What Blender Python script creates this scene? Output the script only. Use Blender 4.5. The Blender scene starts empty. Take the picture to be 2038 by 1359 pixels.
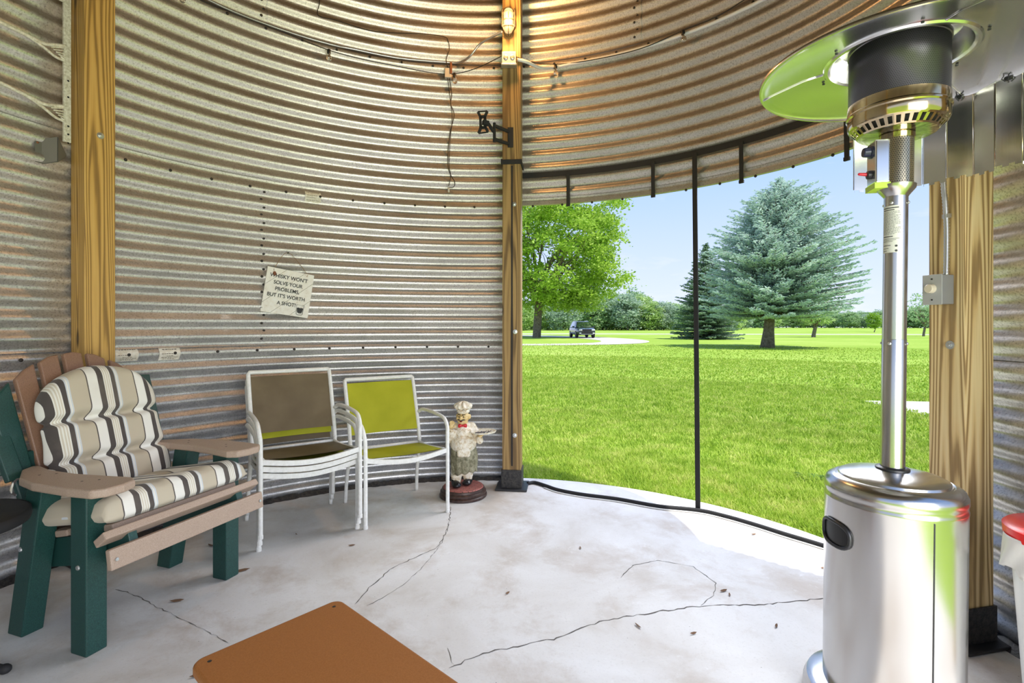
import bpy, math, random
import numpy as np
from mathutils import Vector, Matrix
SC = bpy.context.scene
COL = SC.collection
PI = math.pi
random.seed(7)
# ---------------------------------------------------------------- camera, world, sun, exposure
F = 1019.0          # focal length in pixels of the 2038 px wide frame
EYE = 1.236         # camera height above the slab
HOR = 648.0         # row of the horizon
cd = bpy.data.cameras.new('camera'); cam = bpy.data.objects.new('camera', cd); COL.objects.link(cam)
cd.sensor_width = 36; cd.lens = 36 * F / 2038; cd.shift_y = -(679.5 - HOR) / 2038
cd.clip_start = 0.02; cd.clip_end = 2000
cam.location = (0, 0, EYE); cam.rotation_euler = (PI / 2, 0, 0)
SC.camera = cam
SC.view_settings.view_transform = 'Standard'; SC.view_settings.look = 'None'
SC.view_settings.gamma = 1; SC.view_settings.use_curve_mapping = False
SC.view_settings.exposure = 0.06
SC.cycles.use_denoising = True
SC.cycles.max_bounces = 8; SC.cycles.diffuse_bounces = 5; SC.cycles.glossy_bounces = 4
SC.cycles.transparent_max_bounces = 16; SC.cycles.sample_clamp_indirect = 8
world = bpy.data.worlds.new('world'); SC.world = world; world.use_nodes = True
def build_world():
    nt = world.node_tree; n = nt.nodes; l = nt.links
    n.clear()
    out = n.new('ShaderNodeOutputWorld'); bg = n.new('ShaderNodeBackground')
    tc = n.new('ShaderNodeTexCoord'); sx = n.new('ShaderNodeSeparateXYZ')
    l.new(tc.outputs['Generated'], sx.inputs[0])
    r = n.new('ShaderNodeValToRGB'); l.new(sx.outputs['Z'], r.inputs[0])
    e = r.color_ramp.elements
    e[0].position = 0.0; e[0].color = (.82, .89, 1.12, 1)
    e[1].position = 1.0; e[1].color = (.20, .40, .92, 1)
    for p, c in ((.12, (.66, .79, 1.12, 1)), (.3, (.42, .64, 1.1, 1))):
        q = e.new(p); q.color = c
    mp = n.new('ShaderNodeMapping'); mp.inputs['Scale'].default_value = (2.2, 2.2, 9)
    mp.inputs['Location'].default_value = (.35, .1, .3)
    l.new(tc.outputs['Generated'], mp.inputs[0])
    no = n.new('ShaderNodeTexNoise'); no.inputs['Scale'].default_value = 1.6; no.inputs['Detail'].default_value = 7
    no.inputs['Roughness'].default_value = .55
    l.new(mp.outputs[0], no.inputs['Vector'])
    cr = n.new('ShaderNodeValToRGB'); l.new(no.outputs['Fac'], cr.inputs[0])
    cr.color_ramp.elements[0].position = .53; cr.color_ramp.elements[0].color = (0, 0, 0, 1)
    cr.color_ramp.elements[1].position = .74; cr.color_ramp.elements[1].color = (.75, .75, .75, 1)
    mx = n.new('ShaderNodeMixRGB'); l.new(cr.outputs[0], mx.inputs[0]); l.new(r.outputs[0], mx.inputs[1])
    mx.inputs[2].default_value = (.95, .96, 1.0, 1)
    l.new(mx.outputs[0], bg.inputs[0]); bg.inputs[1].default_value = 1.05
    l.new(bg.outputs[0], out.inputs[0])
build_world()
def lamp(kind, name, loc, target, power, color, **kw):
    d = bpy.data.lights.new(name, kind); o = bpy.data.objects.new(name, d); COL.objects.link(o)
    o.location = loc; d.energy = power; d.color = color
    if target is not None:
        o.rotation_euler = (Vector(target) - Vector(loc)).to_track_quat('-Z', 'Y').to_euler()
    for k, v in kw.items(): setattr(d, k, v)
    return o
lamp('SUN', 'sun', (20, -20, 40), (20 - 5.6, -20 + 5.2, 40 - 14.4), 5.6, (1, .95, .86), angle=.012)
# added fill panels: one outside the rear bay, one unseen above the screened bay
lamp('AREA', 'fill_rear_bay', (1.35, -1.25, 1.15), (-1.4, 2.2, .9), 118, (1, .985, .96), shape='RECTANGLE', size=2.4, size_y=2.0)
lamp('AREA', 'fill_over_screened_bay', (2.75, 4.75, 3.55), (-1.4, 1.1, .6), 245, (.98, .99, 1), shape='RECTANGLE', size=3.8, size_y=1.5)

# ---------------------------------------------------------------- placing helpers
CX, CY, CR = -.225, 1.834, 2.293      # centre and radius of the grain bin
def rad(th):
    a = math.degrees(math.atan2(math.sin(th), math.cos(th)))
    return CR - .145 * math.exp(-(a / 18.0) ** 2)
def on_wall(th, z, off=0.0):
    r = rad(th) - off
    return Vector((CX + r * math.cos(th), CY + r * math.sin(th), z))
def th_of(px):
    """bearing (about the bin's axis) at which the sight line of column px meets the wall"""
    t = (px - 1019) / F; lo, hi = .3, 6.0
    for _ in range(50):
        m = (lo + hi) / 2; x, y = t * m, m
        th = math.atan2(y - CY, x - CX)
        if math.hypot(x - CX, y - CY) < rad(th): lo = m
        else: hi = m
    return math.atan2(lo - CY, t * lo - CX), lo
def wp(px, py, off=0.0):
    """point on the wall seen at (px,py), moved off into the room"""
    th, Z = th_of(px)
    z = EYE + (HOR - py) / F * Z
    return on_wall(th, z, off)
def at(px, py, Z): return Vector(((px - 1019) / F * Z, Z, EYE + (HOR - py) / F * Z))
def gp(px, py, z=0.0):
    Z = F * (EYE - z) / (py - HOR)
    return Vector(((px - 1019) / F * Z, Z, z))

# ---------------------------------------------------------------- object helpers
class MB:
    def __init__(s): s.v = []; s.f = []; s.m = []; s.cur = 0
    def add(s, vs, fs):
        b = len(s.v); s.v.extend([tuple(v) for v in vs]); s.f.extend([tuple(b + i for i in f) for f in fs]); s.m.extend([s.cur] * len(fs))
        return s
    def box(s, c, size, M=None):
        x, y, z = [q / 2 for q in size]
        vs = [Vector((a, b, d)) for a in (-x, x) for b in (-y, y) for d in (-z, z)]
        if M is not None: vs = [M @ v for v in vs]
        c = Vector(c)
        return s.add([v + c for v in vs], [(0, 1, 3, 2), (4, 6, 7, 5), (0, 4, 5, 1), (2, 3, 7, 6), (0, 2, 6, 4), (1, 5, 7, 3)])
    def bar(s, p0, p1, w, h, side=(0, 0, 1)):
        """rectangular bar; h measured towards side, w across it"""
        p0, p1 = Vector(p0), Vector(p1); d = (p1 - p0).normalized(); up = Vector(side)
        up = (up - d * up.dot(d)).normalized(); x = d.cross(up)
        vs = [p + x * a * w / 2 + up * b * h / 2 for p in (p0, p1) for a, b in ((-1, -1), (1, -1), (1, 1), (-1, 1))]
        return s.add(vs, [(3, 2, 1, 0), (4, 5, 6, 7), (0, 1, 5, 4), (1, 2, 6, 5), (2, 3, 7, 6), (3, 0, 4, 7)])
    def prism(s, pts, h, M=None):
        """outline in local xy raised by h along z"""
        n = len(pts); vs = [Vector((p[0], p[1], 0)) for p in pts] + [Vector((p[0], p[1], h)) for p in pts]
        if M is not None: vs = [M @ v for v in vs]
        return s.add(vs, [tuple(range(n - 1, -1, -1)), tuple(range(n, 2 * n))] + [(i, (i + 1) % n, n + (i + 1) % n, n + i) for i in range(n)])
    def tube(s, pts, r, seg=8, closed=False, caps=True):
        pts = [Vector(p) for p in pts]; n = len(pts)
        rs = r if hasattr(r, '__len__') else [r] * n
        ring = []; prev = None
        for i, p in enumerate(pts):
            a = pts[i - 1] if (i or closed) else pts[0]; b = pts[(i + 1) % n] if (i < n - 1 or closed) else pts[-1]
            d = (b - a)
            d = d.normalized() if d.length > 1e-9 else Vector((0, 0, 1))
            if prev is None:
                u = Vector((0, 0, 1)) if abs(d.z) < .9 else Vector((1, 0, 0))
            else: u = prev
            u = (u - d * u.dot(d)).normalized(); prev = u; w = d.cross(u)
            ring.append([p + (u * math.cos(2 * PI * k / seg) + w * math.sin(2 * PI * k / seg)) * rs[i] for k in range(seg)])
        vs = [v for q in ring for v in q]; fs = []
        for i in range(n if closed else n - 1):
            j = (i + 1) % n
            for k in range(seg): fs.append((i * seg + k, i * seg + (k + 1) % seg, j * seg + (k + 1) % seg, j * seg + k))
        if caps and not closed: fs += [tuple(range(seg - 1, -1, -1)), tuple((n - 1) * seg + k for k in range(seg))]
        return s.add(vs, fs)
    def lathe(s, prof, seg=32, M=None, c=(0, 0, 0), a0=0.0, a1=2 * PI, cap=True):
        full = abs(a1 - a0 - 2 * PI) < 1e-6; m = seg if full else seg + 1
        vs = [Vector((r * math.cos(a0 + (a1 - a0) * k / seg), r * math.sin(a0 + (a1 - a0) * k / seg), z)) for r, z in prof for k in range(m)]
        if M is not None: vs = [M @ v for v in vs]
        vs = [v + Vector(c) for v in vs]; fs = []
        for i in range(len(prof) - 1):
            for k in range(seg): fs.append((i * m + k, i * m + (k + 1) % m, (i + 1) * m + (k + 1) % m, (i + 1) * m + k))
        if full and cap:
            if prof[0][0] > 1e-6: fs.append(tuple(range(m - 1, -1, -1)))
            if prof[-1][0] > 1e-6: fs.append(tuple((len(prof) - 1) * m + k for k in range(m)))
        return s.add(vs, fs)
    def ell(s, c, r, M=None, nu=14, nv=9):
        r = (r, r, r) if not hasattr(r, '__len__') else r
        prof = [(max(1e-4, math.sin(PI * i / nv)), -math.cos(PI * i / nv)) for i in range(nv + 1)]
        T = (M if M is not None else Matrix.Identity(3)) @ Matrix.Diagonal(r)
        return s.lathe(prof, nu, T, c)
    def caps(s, p0, p1, r0, r1, n=12):
        """rounded tapering limb"""
        p0, p1 = Vector(p0), Vector(p1); L = (p1 - p0).length
        M = (p1 - p0).to_track_quat('Z', 'Y').to_matrix()
        prof = [(max(1e-4, r0 * math.sin(t * PI / 8)), -r0 * math.cos(t * PI / 8)) for t in range(5)] + [(max(1e-4, r1 * math.cos(t * PI / 8)), L + r1 * math.sin(t * PI / 8)) for t in range(5)]
        return s.lathe(prof, n, M, p0)
    def grid(s, fn, nu, nv, closed_u=False):
        vs = [fn(i / nu, j / nv) for j in range(nv + 1) for i in range(nu + (0 if closed_u else 1))]
        m = nu + (0 if closed_u else 1); fs = []
        for j in range(nv):
            for i in range(nu): fs.append((j * m + i, j * m + (i + 1) % m, (j + 1) * m + (i + 1) % m, (j + 1) * m + i))
        return s.add(vs, fs)
    def build(s, name, mat, parent=None, smooth=False, bevel=0, loc=None, rz=None, seg=2, angle=None):
        me = bpy.data.meshes.new(name); me.from_pydata(s.v, [], s.f)
        for m in (mat if isinstance(mat, (list, tuple)) else [mat]): me.materials.append(m)
        if isinstance(mat, (list, tuple)) and len(mat) > 1: me.polygons.foreach_set('material_index', s.m)
        me.update(); o = bpy.data.objects.new(name, me); COL.objects.link(o)
        if smooth:
            me.polygons.foreach_set('use_smooth', [True] * len(me.polygons))
            if angle:
                try: me.set_sharp_from_angle(angle=math.radians(angle))
                except Exception: pass
        if parent is not None: o.parent = parent
        if loc is not None: o.location = loc
        if rz is not None: o.rotation_euler = (0, 0, rz)
        if bevel:
            b = o.modifiers.new('bevel', 'BEVEL'); b.width = bevel; b.segments = seg; b.limit_method = 'ANGLE'; b.angle_limit = math.radians(35)
        return o
def npmesh(name, V, Fc, mat, parent=None, smooth=False):
    """many small faces at once: V (n,3), Fc (m,k)"""
    me = bpy.data.meshes.new(name); V = np.asarray(V, np.float32); Fc = np.asarray(Fc, np.int32); m, k = Fc.shape
    me.vertices.add(len(V)); me.vertices.foreach_set('co', V.ravel())
    me.loops.add(m * k); me.loops.foreach_set('vertex_index', Fc.ravel())
    me.polygons.add(m); me.polygons.foreach_set('loop_start', np.arange(0, m * k, k, dtype=np.int32))
    me.polygons.foreach_set('loop_total', np.full(m, k, np.int32))
    if smooth: me.polygons.foreach_set('use_smooth', np.ones(m, bool))
    me.update(calc_edges=True); me.materials.append(mat)
    o = bpy.data.objects.new(name, me); COL.objects.link(o)
    if parent is not None: o.parent = parent
    return o
def tag(o, label=None, cat=None, group=None, kind=None):
    if label: o['label'] = label
    if cat: o['category'] = cat
    if group: o['group'] = group
    if kind: o['kind'] = kind
    return o
def thing(name, label, cat, loc=(0, 0, 0), rz=0.0, group=None):
    o = bpy.data.objects.new(name, None); COL.objects.link(o); o.location = loc; o.rotation_euler = (0, 0, rz); o.empty_display_size = .1
    return tag(o, label, cat, group)
def structure(o): o['kind'] = 'structure'; return o
def copy_tree(o, parent=None):
    c = o.copy(); COL.objects.link(c); c.parent = parent
    for ch in list(o.children): copy_tree(ch, c)
    return c
def smooth_path(pts, n=6):
    P = [Vector(p) for p in pts]; out = []
    for i in range(len(P) - 1):
        a, b, c, d = P[max(i - 1, 0)], P[i], P[i + 1], P[min(i + 2, len(P) - 1)]
        for k in range(n):
            t = k / n
            out.append(.5 * ((2 * b) + (c - a) * t + (2 * a - 5 * b + 4 * c - d) * t * t + (3 * b - a - 3 * c + d) * t ** 3))
    out.append(P[-1]); return out

# ---------------------------------------------------------------- materials
class Mat:
    def __init__(s, name):
        s.m = bpy.data.materials.new(name); s.m.use_nodes = True; s.nt = s.m.node_tree; s.n = s.nt.nodes; s.l = s.nt.links
        s.b = s.n['Principled BSDF']; s.out = s.n['Material Output']
        s.tc = s.n.new('ShaderNodeTexCoord')
    def set(s, **kw):
        for k, v in kw.items():
            k = {'color': 'Base Color', 'rough': 'Roughness', 'metal': 'Metallic', 'spec': 'Specular IOR Level', 'coat': 'Coat Weight',
                 'emit': 'Emission Color', 'estr': 'Emission Strength', 'trans': 'Transmission Weight', 'ior': 'IOR', 'alpha': 'Alpha', 'sheen': 'Sheen Weight'}[k]
            if isinstance(v, tuple) and len(v) == 3: v = (*v, 1)
            s.b.inputs[k].default_value = v
        return s
    def coord(s, scale=(1, 1, 1), loc=(0, 0, 0), rot=(0, 0, 0), kind='Object'):
        mp = s.n.new('ShaderNodeMapping'); mp.inputs['Scale'].default_value = scale; mp.inputs['Location'].default_value = loc; mp.inputs['Rotation'].default_value = rot
        s.l.new(s.tc.outputs[kind], mp.inputs[0]); return mp.outputs[0]
    def noise(s, vec, scale, detail=4, rough=.55, dist=0):
        t = s.n.new('ShaderNodeTexNoise'); t.inputs['Scale'].default_value = scale; t.inputs['Detail'].default_value = detail
        t.inputs['Roughness'].default_value = rough; t.inputs['Distortion'].default_value = dist; s.l.new(vec, t.inputs['Vector']); return t.outputs['Fac']
    def voro(s, vec, scale, feature='F1', out='Distance'):
        t = s.n.new('ShaderNodeTexVoronoi'); t.inputs['Scale'].default_value = scale; t.feature = feature; s.l.new(vec, t.inputs['Vector']); return t.outputs[out]
    def ramp(s, fac, stops, mode='LINEAR'):
        r = s.n.new('ShaderNodeValToRGB'); r.color_ramp.interpolation = mode; e = r.color_ramp.elements
        e[0].position = stops[0][0]; e[0].color = (*stops[0][1], 1); e[1].position = stops[-1][0]; e[1].color = (*stops[-1][1], 1)
        for p, c in stops[1:-1]: q = e.new(p); q.color = (*c, 1)
        s.l.new(fac, r.inputs[0]); return r.outputs[0]
    def mix(s, fac, a, b, mode='MIX'):
        x = s.n.new('ShaderNodeMixRGB'); x.blend_type = mode
        for i, v in enumerate((fac, a, b)):
            if hasattr(v, 'is_linked') or hasattr(v, 'links'): s.l.new(v, x.inputs[i])
            else: x.inputs[i].default_value = v if i == 0 else (*v, 1)
        return x.outputs[0]
    def math(s, op, a, b=0.0, c=0.0):
        x = s.n.new('ShaderNodeMath'); x.operation = op
        for i, v in enumerate((a, b, c)):
            if hasattr(v, 'links'): s.l.new(v, x.inputs[i])
            else: x.inputs[i].default_value = v
        return x.outputs[0]
    def xyz(s, vec):
        x = s.n.new('ShaderNodeSeparateXYZ'); s.l.new(vec, x.inputs[0]); return x.outputs
    def to(s, sock, key): s.l.new(sock, s.b.inputs[key]); return s
    def bump(s, h, strength=.3, dist=.01):
        b = s.n.new('ShaderNodeBump'); b.inputs['Strength'].default_value = strength; b.inputs['Distance'].default_value = dist
        s.l.new(h, b.inputs['Height']); s.l.new(b.outputs[0], s.b.inputs['Normal']); return s
def plain(name, color, rough=.5, metal=0.0, **kw):
    return Mat(name).set(color=color, rough=rough, metal=metal, **kw).m
def speckled(name, c1, c2, scale=300, rough=.55, metal=0.0, bump=0.0, detail=2):
    M = Mat(name).set(rough=rough, metal=metal); f = M.noise(M.coord(), scale, detail, .7)
    M.to(M.ramp(f, [(.35, c1), (.65, c2)]), 'Base Color')
    if bump: M.bump(f, bump, .004)
    return M.m

def mat_galv():
    M = Mat('galvanised_steel'); v = M.coord()
    z = M.xyz(v)[2]
    sp = M.voro(M.coord((1, 1, 1)), 70, 'F1', 'Color')
    fl = M.noise(M.coord((1, 1, 1)), 110, 3, .75)
    big = M.noise(M.coord((1, 1, 2.2)), 2.1, 5, .6)
    base = M.ramp(fl, [(.34, (.34, .345, .36)), (.45, (.72, .725, .75)), (.62, (.90, .90, .92))])
    low = M.mix(M.ramp(big, [(.42, (0, 0, 0)), (.62, (1, 1, 1))]), base, (.42, .46, .50), 'MIX')
    # oily dust and rust blooms, thicker on the higher rings
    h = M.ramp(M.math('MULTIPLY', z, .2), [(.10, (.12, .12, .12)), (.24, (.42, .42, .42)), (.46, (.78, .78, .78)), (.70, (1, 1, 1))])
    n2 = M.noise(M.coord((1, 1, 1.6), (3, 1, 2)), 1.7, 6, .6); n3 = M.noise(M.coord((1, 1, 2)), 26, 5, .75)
    # shade of each corrugation's upward-facing flank painted in, mixed with dust and rust
    flank_shade = M.math('SUBTRACT', .5, M.math('MULTIPLY', M.math('SINE', M.math('MULTIPLY', z, 2 * PI / .1016)), .5))
    flank_shade = M.math('ADD', flank_shade, M.math('MULTIPLY', M.math('SUBTRACT', n3, .5), .9))
    flank_shade = M.ramp(flank_shade, [(.25, (.06, .06, .06)), (.85, (.95, .95, .95))])
    dust_shade = M.math('MULTIPLY', M.math('MULTIPLY', h, flank_shade), M.ramp(n2, [(.25, (.6, .6, .6)), (.6, (1, 1, 1))]))
    c = M.mix(M.math('MULTIPLY', M.ramp(big, [(.45, (0, 0, 0)), (.7, (1, 1, 1))]), .45), base, (.40, .44, .48))
    # the bottom ring is the dullest, weathered blue-grey in blotches
    lowz = M.ramp(M.math('MULTIPLY', z, .2), [(.17, (1, 1, 1)), (.235, (0, 0, 0))]); bl = M.ramp(M.noise(M.coord((1, 1, 1.5), (7, 2, 1)), 6, 6, .7), [(.36, (.35, .35, .35)), (.60, (1, 1, 1))])
    c = M.mix(M.math('MULTIPLY', M.math('MULTIPLY', lowz, bl), .62), c, (.27, .30, .345))
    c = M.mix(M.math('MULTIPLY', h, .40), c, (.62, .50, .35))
    c = M.mix(dust_shade, c, (.17, .115, .065))
    # black specks
    s1 = M.voro(M.coord((1, 1, 1)), 42); s2 = M.noise(M.coord(), 9, 3, .6)
    spk = M.math('MULTIPLY', M.ramp(s1, [(.045, (1, 1, 1)), (.11, (0, 0, 0))]), M.ramp(s2, [(.42, (0, 0, 0)), (.6, (1, 1, 1))]))
    c = M.mix(M.math('MULTIPLY', spk, .85), c, (.05, .045, .04))
    M.to(c, 'Base Color')
    M.to(M.math('SUBTRACT', .80, M.math('MULTIPLY', dust_shade, .5)), 'Metallic')
    M.to(M.math('ADD', .30, M.math('MULTIPLY', M.noise(M.coord(), 34, 4, .7), .16)), 'Roughness')
    M.bump(fl, .16, .002)
    return M.m
def mat_wood(name, c_light, c_mid, c_dark, seed=0.0, rough=.6, scale=1.0):
    M = Mat(name).set(rough=rough)
    v = M.coord((1, 1, .055), (.012, -.008, seed * .31), (.16, -.12, 0)); vn = M.coord((1, 1, .055), (seed, seed * .7, seed * .31))
    wob = M.n.new('ShaderNodeTexNoise'); wob.inputs['Scale'].default_value = 6.5; wob.inputs['Detail'].default_value = 2
    M.l.new(vn, wob.inputs['Vector'])
    mx = M.n.new('ShaderNodeMixRGB'); mx.blend_type = 'LINEAR_LIGHT'; mx.inputs[0].default_value = .055
    M.l.new(v, mx.inputs[1]); M.l.new(wob.outputs['Color'], mx.inputs[2])
    w = M.n.new('ShaderNodeTexWave'); w.wave_type = 'RINGS'; w.rings_direction = 'Z'; w.inputs['Scale'].default_value = 30 * scale
    w.inputs['Distortion'].default_value = .8; w.inputs['Detail'].default_value = 2; w.inputs['Detail Scale'].default_value = 3
    M.l.new(mx.outputs[0], w.inputs['Vector'])
    ring = M.ramp(w.outputs['Fac'], [(.0, c_light), (.5, c_mid), (.88, c_dark), (1.0, tuple(q * .8 for q in c_dark))])
    fi = M.noise(M.coord((260, 260, 3)), 1, 3, .6)
    c = M.mix(.22, ring, M.ramp(fi, [(.3, tuple(q * .6 for q in c_mid)), (.7, c_light)]))
    # knots
    kv = M.voro(M.coord((6, 6, 1.6), (seed * 3, seed, seed * 2)), 1.0)
    c = M.mix(M.ramp(kv, [(.07, (1, 1, 1)), (.12, (0, 0, 0))]), c, tuple(q * .35 for q in c_dark))
    M.to(c, 'Base Color'); M.bump(fi, .25, .002)
    return M.m
def mat_concrete():
    M = Mat('worn_concrete').set(rough=.62)
    a = M.noise(M.coord((1, 1, 1)), 1.5, 8, .6, .4); b = M.noise(M.coord((1, 1, 1), (4, 2, 0)), 2.6, 7, .7, .25); c = M.noise(M.coord(), 90, 4, .7)
    base = M.ramp(a, [(.32, (.50, .455, .41)), (.45, (.63, .615, .60)), (.62, (.72, .72, .725))])
    st = M.mix(M.ramp(b, [(.28, (.75, .75, .75)), (.50, (0, 0, 0))]), base, (.44, .37, .31))
    st = M.mix(M.ramp(M.noise(M.coord((1, 1, 1), (9, 0, 3)), 14, 5, .7, 1.2), [(.60, (0, 0, 0)), (.72, (.4, .4, .4))]), st, (.80, .80, .81))
    st = M.mix(M.math('MULTIPLY', M.ramp(c, [(.3, (1, 1, 1)), (.45, (0, 0, 0))]), .25), st, (.35, .33, .31))
    sp = M.voro(M.coord((1, 1, 1)), 16)
    st = M.mix(M.ramp(sp, [(.018, (1, 1, 1)), (.03, (0, 0, 0))]), st, (.06, .055, .05))
    M.to(st, 'Base Color'); M.bump(M.noise(M.coord(), 40, 6, .7), .12, .004)
    return M.m
def mat_brushed(name, col=(.72, .71, .70), rough=.24, axis='z', amt=.10):
    M = Mat(name).set(metal=1.0)
    sc = (1, 1, 260) if axis == 'z' else (160, 160, 1)
    n = M.noise(M.coord(sc), 2.0, 3, .6)
    M.to(M.math('ADD', rough, M.math('MULTIPLY', n, amt)), 'Roughness')
    M.to(M.mix(M.noise(M.coord(), 3, 3), col, tuple(q * .86 for q in col)), 'Base Color')
    M.b.inputs['Anisotropic'].default_value = .3
    return M.m
def mat_leaf(name, c1, c2, c3, scale=1.0, trans=.35, rough=.55):
    M = Mat(name).set(rough=rough, spec=.25)
    n = M.noise(M.coord(), scale, 3, .7); n2 = M.noise(M.coord(), scale * 9, 2, .7)
    c = M.ramp(M.math('ADD', M.math('MULTIPLY', n, .55), M.math('MULTIPLY', n2, .45)), [(.36, c1), (.5, c2), (.64, c3)])
    M.to(c, 'Base Color')
    tr = M.n.new('ShaderNodeBsdfTranslucent'); M.l.new(c, tr.inputs[0]); ms = M.n.new('ShaderNodeMixShader'); ms.inputs[0].default_value = trans
    M.l.new(M.b.outputs[0], ms.inputs[1]); M.l.new(tr.outputs[0], ms.inputs[2]); M.l.new(ms.outputs[0], M.out.inputs[0])
    return M.m
def mat_perforated(name, col, spacing, r0, hole=(.01, .01, .012), rough=.3, frac=.30):
    """sheet metal with staggered rows of round holes, for a drum about local z"""
    M = Mat(name).set(metal=.9, rough=rough); x, y, z = M.xyz(M.coord())
    a = M.math('MULTIPLY', M.math('ARCTAN2', y, x), r0 / spacing); b = M.math('DIVIDE', z, spacing * .866)
    row = M.math('MODULO', M.math('FLOOR', b), 2.0)
    fa = M.math('SUBTRACT', M.math('FRACT', M.math('ADD', M.math('ADD', a, 500.0), M.math('MULTIPLY', row, .5))), .5)
    fb = M.math('SUBTRACT', M.math('FRACT', b), .5)
    d = M.math('SQRT', M.math('ADD', M.math('MULTIPLY', fa, fa), M.math('MULTIPLY', fb, fb)))
    k = M.ramp(d, [(frac - .04, (1, 1, 1)), (frac + .04, (0, 0, 0))])
    M.to(M.mix(k, col, hole), 'Base Color'); M.to(M.math('SUBTRACT', .9, M.math('MULTIPLY', k, .9)), 'Metallic')
    return M.m
def mat_stripes():
    """awning stripes running along the cushion, across local x"""
    M = Mat('striped_canvas').set(rough=.9, sheen=.15); x, y, z = M.xyz(M.coord())
    wob = M.noise(M.coord((1, 1, 1)), 4, 2)
    f = M.math('FRACT', M.math('ADD', M.math('MULTIPLY', M.math('ADD', x, M.math('MULTIPLY', wob, .012)), 1 / .205), .30))
    dk, mu, cr, lb, be, wh = (.075, .062, .058), (.62, .56, .46), (.78, .76, .70), (.60, .63, .66), (.52, .455, .35), (.80, .78, .73)
    c = M.ramp(f, [(0, dk), (.115, cr), (.135, mu), (.16, cr), (.18, mu), (.205, cr), (.225, mu), (.25, cr), (.27, dk), (.36, lb), (.385, cr), (.41, lb), (.44, be), (.775, dk), (.80, wh), (.999, wh)], 'CONSTANT')
    weave = M.noise(M.coord((1, 1, 1)), 420, 2, .6); soil = M.noise(M.coord(), 5, 4)
    c = M.mix(M.math('MULTIPLY', M.ramp(soil, [(.5, (0, 0, 0)), (.8, (1, 1, 1))]), .25), c, (.42, .36, .27))
    M.to(c, 'Base Color'); M.bump(weave, .2, .001); return M.m
def mat_sling(name, c1, c2):
    M = Mat(name).set(rough=.55, spec=.3); n = M.noise(M.coord((1, 1, 1)), 5, 4); x, y, z = M.xyz(M.coord((1, 1, 1)))
    w = M.math('MULTIPLY', M.math('SINE', M.math('MULTIPLY', x, 1900.0)), M.math('SINE', M.math('MULTIPLY', z, 1900.0)))
    M.to(M.ramp(n, [(.3, c1), (.7, c2)]), 'Base Color'); M.bump(w, .15, .0008)
    tr = M.n.new('ShaderNodeBsdfTranslucent'); tr.inputs[0].default_value = (*c2, 1); ms = M.n.new('ShaderNodeMixShader'); ms.inputs[0].default_value = .18
    M.l.new(M.b.outputs[0], ms.inputs[1]); M.l.new(tr.outputs[0], ms.inputs[2]); M.l.new(ms.outputs[0], M.out.inputs[0])
    return M.m
def mat_ground():
    M = Mat('mown_lawn').set(rough=.9, spec=.1)
    a = M.noise(M.coord((1, 1, 1)), .06, 5, .6); b = M.noise(M.coord((.35, 1.2, 1)), .55, 6, .65); c = M.noise(M.coord(), 7, 5, .75)
    k = M.math('ADD', M.math('MULTIPLY', a, .35), M.math('ADD', M.math('MULTIPLY', b, .35), M.math('MULTIPLY', c, .3)))
    col = M.ramp(k, [(.36, (.17, .30, .030)), (.47, (.28, .42, .055)), (.56, (.38, .50, .10)), (.68, (.50, .54, .18))])
    M.to(col, 'Base Color'); M.bump(c, .5, .05); return M.m

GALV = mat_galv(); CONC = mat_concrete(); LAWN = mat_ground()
WOOD_L = mat_wood('yellow_pine_left', (.62, .38, .11), (.52, .30, .07), (.24, .125, .028), 1.3)
WOOD_C = mat_wood('yellow_pine_centre', (.42, .27, .10), (.31, .19, .065), (.15, .085, .03), 2.9)
WOOD_R = mat_wood('yellow_pine_right', (.84, .66, .36), (.70, .49, .22), (.28, .155, .05), 4.4)
BLACK = plain('black_webbing', (.016, .016, .018), .75); TAR = speckled('black_sealant', (.012, .012, .014), (.05, .045, .04), 60, .55, bump=.6)
PLATE = plain('dark_steel', (.06, .06, .065), .4, .7); ZINC = plain('zinc_steel', (.62, .63, .64), .32, .9)
BOLT = plain('aged_bolt', (.035, .03, .028), .6, .3); RUST = plain('rusty_steel', (.19, .07, .03), .8)
STEEL = mat_brushed('brushed_stainless', (.60, .585, .57), rough=.17); STEEL_V = mat_brushed('brushed_stainless_pole', (.60, .585, .57), .20, 'z', .08)
POLISH = Mat('polished_steel').set(color=(.80, .79, .77), metal=1.0, rough=.13).m
TIN = mat_brushed('thin_aluminium', (.70, .69, .67), .17, 'v', .07)
BRONZE = plain('heat_tinted_steel', (.58, .47, .30), .12, 1.0)
WHITE_METAL = speckled('white_painted_metal', (.74, .74, .71), (.83, .83, .81), 60, .35)
GREEN_PLASTIC = speckled('green_poly_lumber', (.005, .030, .028), (.018, .080, .066), 420, .45)
TAN_PLASTIC = speckled('tan_poly_lumber', (.34, .245, .185), (.47, .355, .28), 420, .5)
BROWN_SLAT = speckled('brown_poly_lumber', (.20, .105, .065), (.30, .17, .11), 420, .5)

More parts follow.
